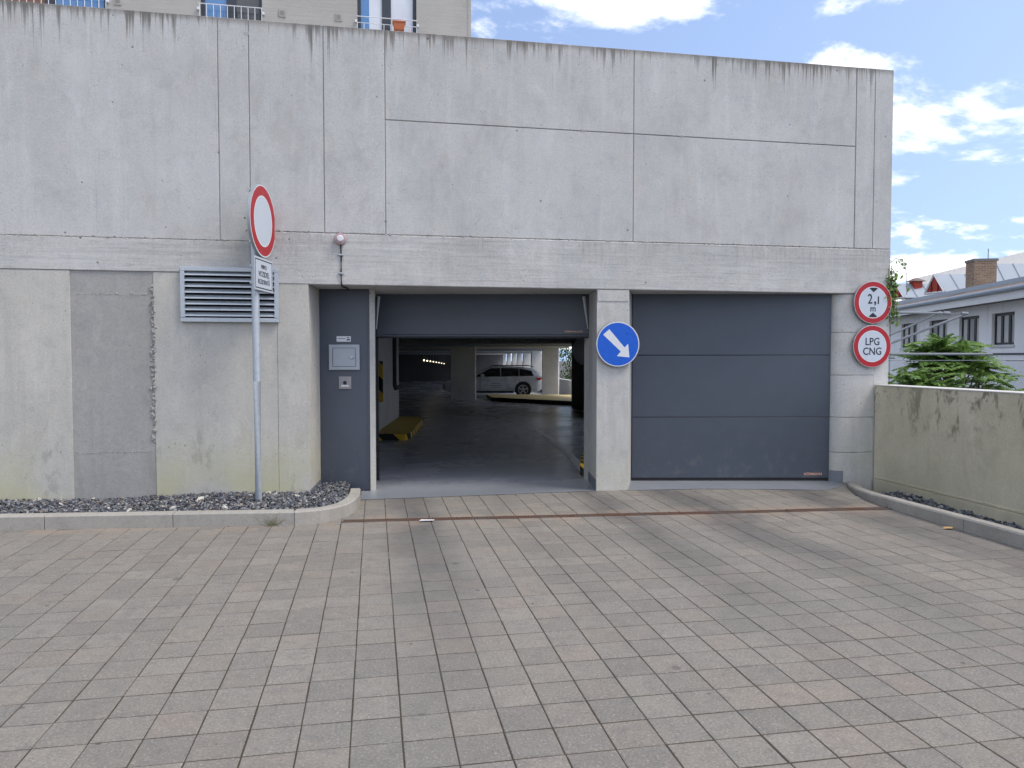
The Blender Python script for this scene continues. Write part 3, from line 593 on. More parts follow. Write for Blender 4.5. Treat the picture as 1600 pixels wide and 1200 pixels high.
column(848, 874, 34.4, 0.75, 'broad column hiding the tail of the silver car', -0.12)
for i, (a, b, v) in enumerate(((830, 846, 42), (817, 829.5, 48), (807.5, 815.5, 54), (800, 806.5, 60), (792, 798, 66), (785, 790.5, 72))): column(a, b, v, 0.35, 'slim column in the row receding behind the silver car', 0.1)
rw = thing('partition_wall', 'dark partition wall inside the garage behind the round mirror', 'wall')
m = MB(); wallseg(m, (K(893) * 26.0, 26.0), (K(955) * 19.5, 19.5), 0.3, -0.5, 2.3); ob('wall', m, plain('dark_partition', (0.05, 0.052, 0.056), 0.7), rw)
# ceiling pipes and cross beams
for v, dz, r in ((22, -0.02, 0.06), (29, -0.10, 0.05), (37, -0.12, 0.07), (46, -0.15, 0.06)):
    o = ob('ceiling_pipe', MB().tube([C(-9, v, cz(v) + dz - r), C(side[1][0] if v < 30 else 1.6, v + 0.4, cz(v) + dz - r)], r, 8), M_galv, label={22: 'thick galvanised pipe under the garage ceiling nearest the doors', 29: 'thin galvanised pipe under the ceiling before the broad columns', 37: 'thick galvanised pipe under the ceiling above the silver car', 46: 'thin galvanised pipe under the ceiling behind the silver car'}[v], cat='pipe', group='pipes under the garage ceiling')
for v in (26, 34):
    a, b = C(-14, v, 0), C(1.5 if v > 34 else 2.6, v, 0)
    m = MB(); wallseg(m, (-14, v), (1.4 if v > 34 else 2.6, v), 0.35, cz(v) - 0.17, cz(v) + 0.03); ob('ceiling_beam', m, M_int, gar)
M_lamp = plain('lamp_glow', (0.9, 0.85, 0.7), 0.4, emit=((1.0, 0.86, 0.62), 2.2))
for i in range(8):
    v = 34 + i * 4.2; px = 662.5 + i * 5.2 * (1 - 0.02 * i); p = DP(px, 563 + i * 0.75, v)
    L_ = thing('ceiling_lamp', 'small lit lamp in the row hanging deep inside the garage', 'lamp', (p.x, p.y, p.z), -YAW, 'row of lit lamps in the garage')
    ob('diffuser', MB().lathe([(0.005, -0.035), (0.026, -0.026), (0.035, 0.0), (0.026, 0.026), (0.005, 0.035)], 10), M_lamp, L_); ob('housing', MB().box(-0.05, 0.05, -0.05, 0.05, 0.036, 0.09).box(-0.01, 0.01, -0.01, 0.01, 0.09, max(0.1, cz(v) - p.z)), M_grey, L_)
# lane line
pts = [(913, 738), (898, 719), (880, 702), (862, 688), (842, 675), (822, 665), (800, 657), (778, 651), (750, 646)]
def fl(px, py):
    v = 12.0
    for _ in range(30): v = FPX * (CAMH - fz(v)) / (py - 557)
    return v, K(px) * v
m = MB(); L1 = []; L2 = []
for px, py in pts:
    v, u = fl(px, py); L1.append(C(u - 0.06, v, fz(v) + 0.006)); L2.append(C(u + 0.06, v, fz(v) + 0.006))
n_ = len(pts); m.add(L1 + L2, [(n_ + i, n_ + i + 1, i + 1, i) for i in range(n_ - 1)])
ob('lane_marking', m, M_line, kind='structure')
# kerb protector by the middle pillar
st = thing('corner_protector', 'small yellow and black striped bumper at the foot of the middle pillar', 'bumper', (dE0.x, dE0.y, 0))
v_ = 9.25
m = MB(); m.hexa([C(K(906) * v_, v_, 0), C(K(921) * v_, v_ - 0.12, 0), C(K(926) * v_, v_ + 1.1, 0), C(K(908) * (v_ + 1.0), v_ + 1.0, 0)], [C(K(907.5) * v_, v_ + 0.03, 0.15), C(K(921) * v_, v_ - 0.08, 0.15), C(K(926) * v_, v_ + 1.1, 0.15), C(K(909) * (v_ + 1.0), v_ + 1.0, 0.15)])
o = ob('bumper_block', m, stripes('bumper_stripes', (1.0, 0.2, 0.5), 0.075), st); o.matrix_parent_inverse = Matrix.Translation((-dE0.x, -dE0.y, 0))
# round mirror
p = DP(917, 548, 13.0); mi = thing('traffic_mirror', 'round grey mirror hanging behind the middle pillar', 'mirror', p, -YAW)
ob('mirror_disc', MB().lathe([(0.01, -0.045), (0.12, -0.04), (0.22, -0.02), (0.26, 0.0), (0.25, 0.03), (0.01, 0.05)], 28), plain('dull_mirror', (0.16, 0.17, 0.18), 0.45, 0.5, 0.2), mi, smooth=True)
ob('bracket', MB().box(-0.02, 0.02, 0.03, 0.06, 0, cz(13) - p.z), M_galv, mi)

# ================================================================== DOORS
def door_frame(pl, pr, v):
    return C(K(pl) * v, v, 0), (K(pr) - K(pl)) * v
v_ = 8.87; o_, wdt = door_frame(987.5, 1298.5, v_)
sd = thing('garage_door', 'closed dark grey sectional garage door with three wide panels', 'garage door', o_, -YAW)
zz_ = [0.035, 0.765, 1.505, 2.232]
for i, (a, b) in enumerate(zip(zz_, zz_[1:])):
    m = MB(); m.cham(0.004, wdt - 0.004, 0.0, 0.04, a + 0.002, b - 0.002, 0.005); ob('door_panel', m, M_door, sd)
ob('backing', MB().box(-0.03, wdt + 0.03, 0.042, 0.05, 0.0, 2.2), M_black, sd)
ob('bottom_seal', MB().box(0.0, wdt, 0.004, 0.036, 0.004, 0.034), M_cable, sd)
ob('side_guide', MB().box(-0.05, 0.004, 0.012, 0.05, 0.004, 2.2), M_door, sd); ob('side_guide', MB().box(wdt - 0.004, wdt + 0.04, 0.012, 0.05, 0.004, 2.2), M_door, sd)
me = text_mesh('HÖRMANN', 0.042, 1.0, bold=0.0006); link('lettering', me, sd, M_orange, loc=((K(1272.5) - K(987.5)) * v_, -0.0015, 1.49 - (741.5 - 557) * v_ / FPX))
v_ = 8.86; o_, wdt = door_frame(588, 921, v_); zb = 1.49 + (557 - 527.5) * v_ / FPX
od = thing('garage_door', 'raised dark grey sectional door hanging in the top of the open entrance', 'garage door', o_, -YAW)
m = MB(); m.cham(0.004, wdt - 0.004, 0.0, 0.04, zb + 0.035, 2.235, 0.005); ob('door_panel', m, M_door, od)
ob('bottom_rail', MB().cham(0.004, wdt - 0.004, -0.003, 0.04, zb + 0.012, zb + 0.033, 0.004), M_door, od); ob('bottom_seal', MB().box(0.01, wdt - 0.01, 0.004, 0.036, zb - 0.006, zb + 0.011), M_cable, od)
for s_ in (0, 1): ob('side_guide', MB().box(-0.012 + s_ * (wdt - 0.0), 0.012 + s_ * (wdt - 0.0), 0.045, 0.09, 0.003, 2.2), M_blk, od)
ob('lift_cable', MB().tube([(0.035, -0.012, 2.20), (0.005, -0.012, zb + 0.1)], [0.022, 0.006], 6), M_galv, od); ob('lift_cable', MB().tube([(wdt - 0.07, -0.012, 2.20), (wdt - 0.022, -0.012, zb + 0.1)], [0.022, 0.006], 6), M_galv, od)
me = text_mesh('HÖRMANN BL AUTO', 0.028, 0.82, bold=0.0003); link('lettering', me, od, M_orange, loc=((K(896) - K(588)) * v_, -0.002, 1.49 + (557 - 518.2) * v_ / FPX))

# service panel beside the entrance
v_ = 8.2; o_ = C(K(500) * v_, v_, 0); wdt = (K(578.5) - K(500)) * v_
sp_ = thing('service_panel', 'tall dark grey steel panel left of the open garage entrance', 'panel', o_, -YAW)
ob('sheet', MB().cham(0.0, wdt, 0, 0.03, 0.012, 2.224, 0.003), M_door, sp_)
ob('edge_profile', MB().cham(wdt - 0.030, wdt - 0.012, -0.006, -0.001, 0.02, 2.215, 0.002), M_door, sp_)
def lp(px, py, d=0.0): return ((K(px) - K(500)) * v_, -d, 1.49 + (557 - py) * v_ / FPX)
def onpanel(x0, y0, x1, y1): a = lp(x0, y1); b = lp(x1, y0); return a[0], b[0], a[2], b[2]
def at_panel(px, py): l = lp(px, py); return o_ + RH * l[0] + Vector((0, 0, l[2])) - FH * 0.0005
x0, x1, z0, z1 = onpanel(515, 538.5, 562.5, 578); w_, h_ = (x1 - x0) / 2, (z1 - z0) / 2
bx = thing('key_cabinet', 'light grey metal box with round knob on the dark panel', 'box', at_panel(538.75, 558.2), -YAW)
ob('box_frame', MB().cham(-w_, w_, -0.03, 0.0, -h_, h_, 0.004), M_grey, bx)
dm = ob('box_door', MB().cham(-w_ + 0.045, w_ - 0.045, -0.034, -0.031, -h_ + 0.04, h_ - 0.04, 0.002), M_grey, bx)
for q in ((-w_ + 0.04, w_ - 0.04, h_ - 0.04, h_ - 0.036), (-w_ + 0.04, w_ - 0.04, -h_ + 0.036, -h_ + 0.04), (-w_ + 0.04, -w_ + 0.044, -h_ + 0.04, h_ - 0.04), (w_ - 0.044, w_ - 0.04, -h_ + 0.04, h_ - 0.04)): ob('door_gap', MB().box(q[0], q[1], -0.0312, -0.0302, q[2], q[3]), M_ink, bx)
kp = (lp(551, 558)[0] - lp(538.75, 558)[0]); ob('knob', MB().lathe([(0.001, -0.055), (0.016, -0.054), (0.02, -0.045), (0.022, -0.034)], 16, Matrix.Translation((kp, 0, 0))), M_galv, bx, smooth=True)
x0, x1, z0, z1 = onpanel(529.5, 588, 549, 608); w_, h_ = (x1 - x0) / 2, (z1 - z0) / 2
ks = thing('key_switch', 'small square key switch plate on the dark panel under the grey box', 'switch', at_panel(539.2, 598), -YAW)
ob('plate', MB().cham(-w_, w_, -0.014, 0.0, -h_, h_, 0.004), plain('switch_plate', (0.27, 0.26, 0.27), 0.35, 0.5, 0.3), ks); ob('keyhole', MB().lathe([(0.001, -0.019), (0.019, -0.019), (0.021, -0.0145)], 16), M_ink, ks)
ob('switch_label', MB().box(-0.04, 0.042, -0.0155, -0.0143, -0.042, -0.026), M_white, ks)
x0, x1, z0, z1 = onpanel(526.5, 525.5, 548.5, 534); w_, h_ = (x1 - x0) / 2, (z1 - z0) / 2
sk = thing('sticker', 'small white sticker on the dark panel above the grey box', 'sticker', at_panel(537.5, 529.7), -YAW)
ob('sheet', MB().box(-w_, w_, -0.0025, 0.0, -h_, h_), M_white, sk); ob('print', MB().box(w_ * 0.42, w_ * 0.9, -0.0033, -0.0027, -h_ * 0.6, h_ * 0.1).box(w_ * 0.45, w_ * 0.8, -0.0033, -0.0027, h_ * 0.3, h_ * 0.7).box(-w_ * 0.85, w_ * 0.25, -0.0033, -0.0027, h_ * 0.0, h_ * 0.25), plain('sticker_print', (0.12, 0.16, 0.26), 0.5), sk)

# ================================================================== ON THE WALL
def ring(r0, r1, n=56): return [(r0 * math.cos(2 * math.pi * i / n), r0 * math.sin(2 * math.pi * i / n)) for i in range(n)], [(r1 * math.cos(2 * math.pi * i / n), r1 * math.sin(2 * math.pi * i / n)) for i in range(n)]
def annulus(mb, r0, r1, y, n=56, d=0.0008):
    a, b = ring(r0, r1, n); mb.add([(p[0], y, p[1]) for p in a] + [(p[0], y, p[1]) for p in b], [(i, (i + 1) % n, n + (i + 1) % n, n + i) for i in range(n)]); return mb
def disc(mb, r, y, n=56): mb.add([(r * math.cos(2 * math.pi * i / n), y, r * math.sin(2 * math.pi * i / n)) for i in range(n)], [tuple(range(n))]); return mb
def round_sign(name, label, R, loc, rz, ring_mat, field_mat, border, ringw, group=None):
    s_ = thing(name, label, 'sign', loc, rz, group)
    ob('plate', MB().lathe([(R * 0.985, 0.02), (R, 0.016), (R, -0.004), (R * 0.992, -0.0055), (R * 0.975, -0.006), (0.01, -0.006)], 56), M_galv if False else plain('sign_back', (0.30, 0.31, 0.32), 0.5, 0.4, 0.4), s_, smooth=True)
    ob('border', annulus(MB(), R * (1 - border), R * 0.978, -0.0066), M_white, s_)
    if ringw: ob('red_ring', annulus(MB(), R * (1 - border - ringw), R * (1 - border), -0.0066), ring_mat, s_); ob('inner_border', annulus(MB(), R * (1 - border - ringw - 0.028), R * (1 - border - ringw), -0.0066), M_white, s_)
    ob('field', disc(MB(), R * (1 - border - (ringw + 0.028 if ringw else 0)), -0.0068), field_mat, s_)
    return s_
M_field = plain('sign_field', (0.48, 0.53, 0.59), 0.35, 0.4, 0, 0.05)
pb = WP(963.2, 538); b_s = round_sign('arrow_sign', 'round blue sign with white arrow pointing down right on the middle pillar', 0.25, (pb.x, W - 0.045, pb.z), 0.0, None, M_blue, 0.055, 0)
A = 0.25; ar = [(-0.68, 0.42), (-0.40, 0.66), (0.30, -0.14), (0.47, 0.02), (0.53, -0.58), (-0.04, -0.52), (0.13, -0.32)]
ob('arrow', MB().flat([(x * A, y * A) for x, y in ar][::-1], 0.0004), M_white, b_s, loc=(0, -0.0072, 0)); ob('bracket', MB().box(-0.015, 0.015, 0.0202, 0.044, -0.2, 0.2), M_galv, b_s)
p1 = WP(1360.2, 473); s1 = round_sign('height_limit_sign', 'round red and white height limit sign reading 2,1 m', 0.25, (p1.x, W - 0.04, p1.z), 0.0, M_red, M_field, 0.03, 0.225)
link('lettering', text_mesh('2', 0.162, 0.82, bold=0.0015), s1, M_ink, loc=(-0.04, -0.0078, 0.035)); link('lettering', text_mesh(',', 0.19, 1.0, bold=0.002), s1, M_ink, loc=(0.026, -0.0078, 0.045))
link('lettering', text_mesh('1', 0.125, 1.0, bold=0.002), s1, M_ink, loc=(0.068, -0.0078, 0.022)); link('lettering', text_mesh('m', 0.105, 0.95, bold=0.0014), s1, M_ink, loc=(0.0, -0.0078, -0.073))
ob('triangle', MB().flat([(-0.056, 0.165), (0.0, 0.119), (0.056, 0.165), (0.03, 0.173), (-0.03, 0.173)], 0.0006), M_ink, s1, loc=(0.005, -0.0072, 0)); ob('triangle', MB().flat([(-0.056, -0.165), (-0.03, -0.173), (0.03, -0.173), (0.056, -0.165), (0.0, -0.119)], 0.0006), M_ink, s1, loc=(0.0, -0.0072, 0))
p2 = WP(1359, 541.2); s2 = round_sign('gas_ban_sign', 'round red and white sign reading LPG CNG', 0.25, (p2.x, W - 0.04, p2.z), 0.0, M_red, M_field, 0.03, 0.225)
link('lettering', text_mesh('LPG', 0.122, 0.92, bold=0.001), s2, M_ink, loc=(0, -0.0078, 0.052)); link('lettering', text_mesh('CNG', 0.122, 0.92, bold=0.001), s2, M_ink, loc=(0, -0.0078, -0.062))
for s_ in (s1, s2): ob('bracket', MB().box(-0.015, 0.015, 0.0202, 0.039, -0.2, 0.2), M_galv, s_)
# louvred vent
a = WP(284, 503); b = WP(435.5, 420); vw, vh = (b.x - a.x) / 2, (b.z - a.z) / 2
ve = thing('louvre_vent', 'galvanised louvred vent grille on the wall behind the sign post', 'vent', ((a.x + b.x) / 2, W, (a.z + b.z) / 2))
ob('shade_sheet', MB().box(-vw + 0.03, vw - 0.03, -0.005, 0.0, -vh + 0.03, vh - 0.03), M_black, ve)  # black sheet stands in for the shade behind the slats
fw = 0.042; d_ = 0.05
for q in ((-vw, vw, vh - fw, vh), (-vw, vw, -vh, -vh + fw)): ob('frame_bar', MB().cham(q[0], q[1], -d_, -0.001, q[2], q[3], 0.003), M_galv, ve)
for q in ((-vw, -vw + fw), (vw - fw, vw)): ob('frame_bar', MB().cham(q[0], q[1], -d_ - 0.001, -0.001, -vh + fw + 0.001, vh - fw - 0.001, 0.003), M_galv, ve)
ns = 8; pit_ = (2 * vh - 2 * fw) / ns
for i in range(ns):
    zc = vh - fw - i * pit_; m = MB()
    prof = [(-0.006, zc - 0.002), (-0.042, zc - 0.030), (-0.049, zc - 0.030), (-0.049, zc - 0.042), (-0.043, zc - 0.042), (-0.043, zc - 0.034), (-0.009, zc - 0.006)]
    m.add([(-vw + fw - 0.002, y, z) for y, z in prof] + [(vw - fw + 0.002, y, z) for y, z in prof], [(j, (j + 1) % 7, 7 + (j + 1) % 7, 7 + j) for j in range(7)]); ob('slat', m, M_slat, ve)
# alarm beacon and cable
p = WP(531.8, 374); al = thing('alarm_sounder', 'round white and pink alarm sounder with black cable above the dark panel', 'alarm', (p.x, W - 0.006, p.z))
ob('base', MB().lathe([(0.060, 0.0), (0.060, -0.03), (0.052, -0.042), (0.01, -0.043)], 28), plain('pink_plastic', (0.42, 0.30, 0.31), 0.45), al, smooth=True); ob('lens', MB().lathe([(0.034, -0.043), (0.034, -0.058), (0.026, -0.066), (0.008, -0.067)], 24), M_white, al, smooth=True)
zc = 2.226 - p.z
ob('cable', MB().tube([(0.005, -0.012, -0.05), (0.008, -0.010, -0.2), (0.005, -0.010, -0.33), (0.008, -0.012, zc + 0.01), (0.012, 0.03, zc - 0.012), (0.05, 0.18, zc - 0.012), (0.07, 0.42, zc - 0.012)], 0.008, 6), M_cable, al)
for z in (-0.16, -0.35): ob('cable_clip', MB().cham(-0.022, 0.030, -0.021, -0.001, z - 0.009, z + 0.009, 0.003), M_grey, al)

# ------------------------------------------------------------------ sign post in the gravel
pf = G(404, 783, 0.08); vpf = pf.dot(FH); upf = pf.dot(RH)
po = thing('no_entry_sign', 'round red and white sign on a galvanised post in the gravel bed', 'sign', (pf.x, pf.y, 0.05), -YAW)
tl = R_(0.7)
ob('post', MB().tube([(0, 0, -0.2), (0.0, 0.0, 1.2), (-0.012, 0, 3.02)], 0.036, 20), M_galv, po, smooth=True); ob('post_cap', MB().tube([(-0.012, 0, 3.02), (-0.012, 0, 3.035)], [0.039, 0.034], 20), M_cable, po)
Rn = 0.35; zc = 1.49 + (557 - 347.5) * (vpf + 0.05) / FPX - 0.05
Rz = Matrix.Rotation(R_(90 - 1.5), 4, 'Z')
def onpost(mb, z, off=0.062): 
    M = Matrix.Translation((off - 0.01, 0.06, z)) @ Rz; mb.v = [tuple(M @ Vector(v)) for v in mb.v]; return mb
sb = plain('sign_back_zinc', (0.34, 0.37, 0.40), 0.5, 0.4, 0.4)
ob('plate', onpost(MB().lathe([(Rn * 0.985, 0.022), (Rn, 0.018), (Rn, -0.006), (Rn * 0.99, -0.0075), (0.01, -0.0075)], 64), zc), sb, po, smooth=True)
ob('border', onpost(annulus(MB(), Rn * 0.955, Rn * 0.985, -0.0082, 64), zc), M_white, po); ob('red_ring', onpost(annulus(MB(), Rn * 0.70, Rn * 0.955, -0.0082, 64), zc), M_red, po)
ob('inner_border', onpost(annulus(MB(), Rn * 0.665, Rn * 0.70, -0.0082, 64), zc), M_white, po)
ob('field', onpost(disc(MB(), Rn * 0.665, -0.0083, 64), zc), M_field, po)
zp = 1.49 + (557 - 431) * (vpf + 0.1) / FPX - 0.05; hw, hh = 0.25, 0.162
ob('info_plate', onpost(MB().cham(-hw, hw, -0.006, 0.012, -hh, hh, 0.002), zp), sb, po); ob('info_field', onpost(MB().box(-hw + 0.006, hw - 0.006, -0.0072, -0.0064, -hh + 0.006, hh - 0.006), zp), M_field, po)
fr_ = MB(); e_ = 0.022
for q in ((-hw + e_, hw - e_, hh - e_ - 0.01, hh - e_), (-hw + e_, hw - e_, -hh + e_, -hh + e_ + 0.01), (-hw + e_, -hw + e_ + 0.01, -hh + e_ + 0.01, hh - e_ - 0.01), (hw - e_ - 0.01, hw - e_, -hh + e_ + 0.01, hh - e_ - 0.01)): fr_.box(q[0], q[1], -0.0082, -0.0074, q[2], q[3])
ob('info_outline', onpost(fr_, zp), M_ink, po)
for txt, dz, s_ in (('MIMO', 0.07, 0.06), ('VOZIDEL', 0.0, 0.075), ('REZIDENTŮ', -0.075, 0.062)):
    me = text_mesh(txt, s_, 0.95); me.transform(Matrix.Translation((0.052, 0.06, zp + dz)) @ Rz @ Matrix.Translation((0, -0.0086, 0))); link('lettering', me, po, M_ink)
for z in (zc + 0.2, zc - 0.2, zp + 0.08, zp - 0.08): ob('clamp', MB().box(-0.045, 0.03, -0.042, 0.042, z - 0.012, z + 0.012), M_galv, po)

# ================================================================== LOW WALL ON THE RIGHT
zt = WP(1366, 601).z
lw = thing('low_wall', 'low mossy concrete wall along the right side of the driveway', 'wall', (LWX, 0, 0))
ob('wall', MB().box(0, 0.26, -8, W - 0.012, -4.2, zt - 0.012), M_parapet, lw)
ob('skylit_top', MB().box(-0.006, 0.266, -8, W - 0.011, zt - 0.011, zt), M_skylit_top, lw)  # paler top layer: the skylit look of the top put into its colour
ob('plinth', MB().box(-0.03, -0.001, -8, W - 0.06, -0.3, 0.035), M_parapet, lw); ob('joint_ledge', MB().box(-0.012, -0.001, -8, W - 0.06, 0.052, 0.068), M_parapet, lw)

# ================================================================== BEHIND THE WALL: BEIGE HOUSE
def wall_grid(mb, x0, x1, z0, z1, holes, y, dep):
    xs_ = sorted({x0, x1, *[h[0] for h in holes], *[h[1] for h in holes]}); zs_ = sorted({z0, z1, *[h[2] for h in holes], *[h[3] for h in holes]})
    for a, b in zip(xs_, xs_[1:]):
        for c_, d in zip(zs_, zs_[1:]):
            if any(h[0] <= a and b <= h[1] and h[2] <= c_ and d <= h[3] for h in holes): continue
            mb.add([(a, y, c_), (b, y, c_), (b, y, d), (a, y, d)], [(0, 1, 2, 3)])
    for a, b, c_, d in holes:
        mb.add([(a, y, c_), (b, y, c_), (b, y, d), (a, y, d), (a, y + dep, c_), (b, y + dep, c_), (b, y + dep, d), (a, y + dep, d)], [(0, 4, 5, 1), (1, 5, 6, 2), (2, 6, 7, 3), (3, 7, 4, 0)])
    return mb
YB = 20.0
t = NT('beige_render', 0.9, 0.2); P = t.pos(); f = t.noise(P, 40, 5, 0.7); g = t.noise(P, 0.7, 4); hz = t.noise(t.map(P, (1, 1, 14)), 1.2, 3)
t.col(t.mix(t.rng(g, 0.3, 0.7), (0.36, 0.345, 0.315), (0.41, 0.395, 0.365))).nrm(t.bump(t.ma('ADD', f, hz), 0.4, 0.02)); M_beige = t.m
M_pvc = plain('dark_window_frame', (0.035, 0.042, 0.055), 0.4, 0.4); M_rail = plain('rail_white', (0.62, 0.64, 0.66), 0.4, 0.4, 0, 0.08)
M_curt = plain('curtain_white', (0.62, 0.65, 0.70), 0.8, 0.2, 0, 0.12, 3); M_glassb = plain('glass_blue', (0.07, 0.20, 0.42), 0.12, 0.6, 0, 0.15, 2)
M_glassd = plain('glass_dark', (0.05, 0.055, 0.065), 0.08, 0.6, 0, 0.15, 2); M_brownc = plain('brown_blind', (0.22, 0.12, 0.09), 0.7, 0.2, 0, 0.2, 6)
house = thing('apartment_house', 'beige rendered apartment house rising behind the parapet', 'building')
hol = [(-0.36, 1.16, 9.0, 11.6), (-4.2, -2.72, 9.0, 11.6), (-8.9, -6.35, 9.0, 11.6), (-0.36, 1.16, 5.6, 8.2), (-4.2, -2.72, 5.6, 8.2), (-0.36, 1.16, 12.4, 15.0), (-4.2, -2.72, 12.4, 15.0), (-8.9, -6.35, 12.4, 15.0)]
m = wall_grid(MB(), -22, 2.58, 2.9, 18.5, hol, YB, 0.22); m.add([(2.58, YB, 2.9), (2.58, YB + 14, 2.9), (2.58, YB + 14, 18.5), (2.58, YB, 18.5), (-22, YB, 18.5), (-22, YB + 14, 18.5), (-22, YB + 14, 2.9), (-22, YB, 2.9)], [(0, 1, 2, 3), (3, 2, 5, 4), (6, 1, 0, 7) , (4, 5, 6, 7), (1, 6, 5, 2)])
ob('wall', m, M_beige, house)
ob('corner_strip', MB().box(2.52, 2.60, YB - 0.012, YB + 0.02, 2.9, 18.5), M_beige, house)
ob('deck_edge', MB().box(-22, 6.0, W + 0.4, YB + 14, 2.86, 2.905), M_int, house) if False else None
for hi, (a, b, c_, d) in enumerate(hol):
    wdw = thing('window', '', 'x'); del wdw['label'], wdw['category']; wdw.parent = house; wdw.name = 'window'
    mid_ = (a + b) / 2; fb = MB(); y0 = YB + 0.10; y1 = YB + 0.17
    fb.box(a, a + 0.09, y0, y1, c_, d).box(b - 0.09, b, y0, y1, c_, d).box(mid_ - 0.13, mid_ + 0.10, y0, y1, c_ + 0.09, d - 0.09).box(a + 0.09, b - 0.09, y0, y1, c_, c_ + 0.09).box(a + 0.09, b - 0.09, y0, y1, d - 0.09, d)
    ob('frame', fb, M_pvc, wdw)
    pm = [(M_glassb, M_curt), (M_glassb, M_glassd), (M_brownc, M_glassb)][hi % 3]
    ob('pane', MB().box(a + 0.09, mid_ - 0.13, y0 + 0.03, y0 + 0.05, c_ + 0.09, d - 0.09), pm[0] if hi != 0 else M_curt, wdw); ob('pane', MB().box(mid_ + 0.10, b - 0.09, y0 + 0.03, y0 + 0.05, c_ + 0.09, d - 0.09), pm[1], wdw)
    if hi == 0: ob('pane', MB().box(a + 0.091, a + 0.30, y0 + 0.02, y0 + 0.029, c_ + 0.09, d - 0.09), M_glassb, wdw)
    rl = MB(); zr = c_ + 1.26; yr = YB - 0.06
    rl.tube([(a - 0.02, yr, zr), (b + 0.02, yr, zr)], 0.012, 6); rl.tube([(a - 0.02, yr, c_ + 0.12), (b + 0.02, yr, c_ + 0.12)], 0.012, 6)
    if hi == 0: rl.tube([(a, yr, zr - 0.16), (b, yr, zr - 0.16)], 0.009, 6)
    nb = int((b - a) / 0.155)
    for i in range(nb + 1):
        x = a + (b - a) * i / nb; rl.tube([(x, yr, c_ + 0.12), (x, yr, zr if hi else zr - 0.16)], 0.010, 5)
    for x in (a - 0.03, b + 0.03):
        for z in (zr - 0.12, c_ + 0.2): rl.box(x - 0.03, x + 0.03, yr - 0.012, YB + 0.0, z - 0.03, z + 0.03)
    ob('railing', rl, M_rail, wdw)
for px, py in ((441, 21), (529, 27.5), (184, 2)):
    p = WP(px, py, YB); m = MB(); m.cham(-0.085, 0.085, -0.02, 0.0, -0.095, 0.095, 0.004); v_o = ob('air_vent', m, plain('vent_grey', (0.33, 0.31, 0.28), 0.7), house, loc=(p.x, YB, p.z))
    ob('vent_slot', MB().box(-0.05, 0.05, -0.0215, -0.0203, -0.055, 0.055), plain('vent_slot_grey', (0.22, 0.21, 0.2), 0.8), v_o)
p = WP(623.5, 41, YB - 0.16); fp = thing('flower_box', 'terracotta flower box hung on the window railing', 'flower box', (p.x, YB - 0.16, p.z))
m = MB(); m.hexa([(-0.125, -0.07, -0.10), (0.125, -0.07, -0.10), (0.125, 0.07, -0.10), (-0.125, 0.07, -0.10)], [(-0.155, -0.085, 0.075), (0.155, -0.085, 0.075), (0.155, 0.085, 0.075), (-0.155, 0.085, 0.075)]); ob('trough', m, plain('terracotta', (0.42, 0.13, 0.055), 0.7), fp)
ob('rim', MB().box(-0.17, 0.17, -0.098, 0.098, 0.0755, 0.105), plain('terracotta_rim', (0.40, 0.12, 0.05), 0.7), fp); ob('hook', MB().box(-0.09, -0.07, 0.0, 0.10, 0.106, 0.135).box(0.07, 0.09, 0.0, 0.10, 0.106, 0.135), M_cable, fp)

# ================================================================== RIGHT BACKGROUND
FD = Vector((0.143, 0.99, 0)).normalized(); FDw = RH * FD.x + FH * FD.y; FN = Vector((FDw.y, -FDw.x, 0))     # along the facade / into the house
F0 = C(20.4, 31, 0); ang = math.atan2(FDw.y, FDw.x)
def FP(px, py, off=0.0):
    p = PL(px, py, F0 + FN * off, FN); l = p - F0; return l.dot(FDw), p.z
wh = thing('long_white_house', 'long white rendered house with dark windows behind the low wall', 'building', F0, ang)   # local: x along (away), -y into the house
t = NT('white_render', 0.9, 0.2); P = t.pos(); g = t.noise(P, 0.5, 5); s_ = t.noise(t.map(P, (3, 3, 0.4)), 1, 5)
c = t.mix(t.rng(g, 0.3, 0.7), (0.80, 0.815, 0.83), (0.86, 0.87, 0.88)); t.col(t.mix(t.rng(s_, 0.55, 0.75, 0, 0.25), c, (0.38, 0.38, 0.38))); M_wr = t.m
wins = [(1408, 1433, 506, 545), (1452, 1480, 500, 541), (1498.5, 1529.5, 493.5, 540), (1549.5, 1585, 488, 538)]
holes = []
for x0, x1, ya, yb in wins:
    a = FP(x0, (ya + yb) / 2)[0]; b = FP(x1, (ya + yb) / 2)[0]; z1 = FP((x0 + x1) / 2, ya)[1]; z0 = FP((x0 + x1) / 2, yb)[1]; holes.append((min(a, b), max(a, b), z0, z1))
wz0 = sum(h[2] for h in holes) / 4; wz1 = sum(h[3] for h in holes) / 4; holes = [(h[0], h[1], wz0, wz1) for h in holes]
pitch_ = 2.9
for i in range(1, 3): holes.append((holes[3][0] - 3.2 * i, holes[3][1] - 3.2 * i, wz0, wz1))
EZ = FP(1500, 481)[1]; XE0, XE1 = -12.0, FP(1380, 500)[0] + 4
m = MB(); wall_grid(m, XE0, XE1, -4.3, EZ + 0.3, holes, 0, -0.3)
m.v = [(x, y, z) for x, y, z in m.v]; m.add([(XE0, -9, -4.3), (XE0, 0, -4.3), (XE0, 0, EZ + .3), (XE0, -9, EZ + .3), (XE1, 0, -4.3), (XE1, -9, -4.3), (XE1, -9, EZ + .3), (XE1, 0, EZ + .3)], [(0, 1, 2, 3), (4, 5, 6, 7)])
ob('wall', m, M_wr, wh)
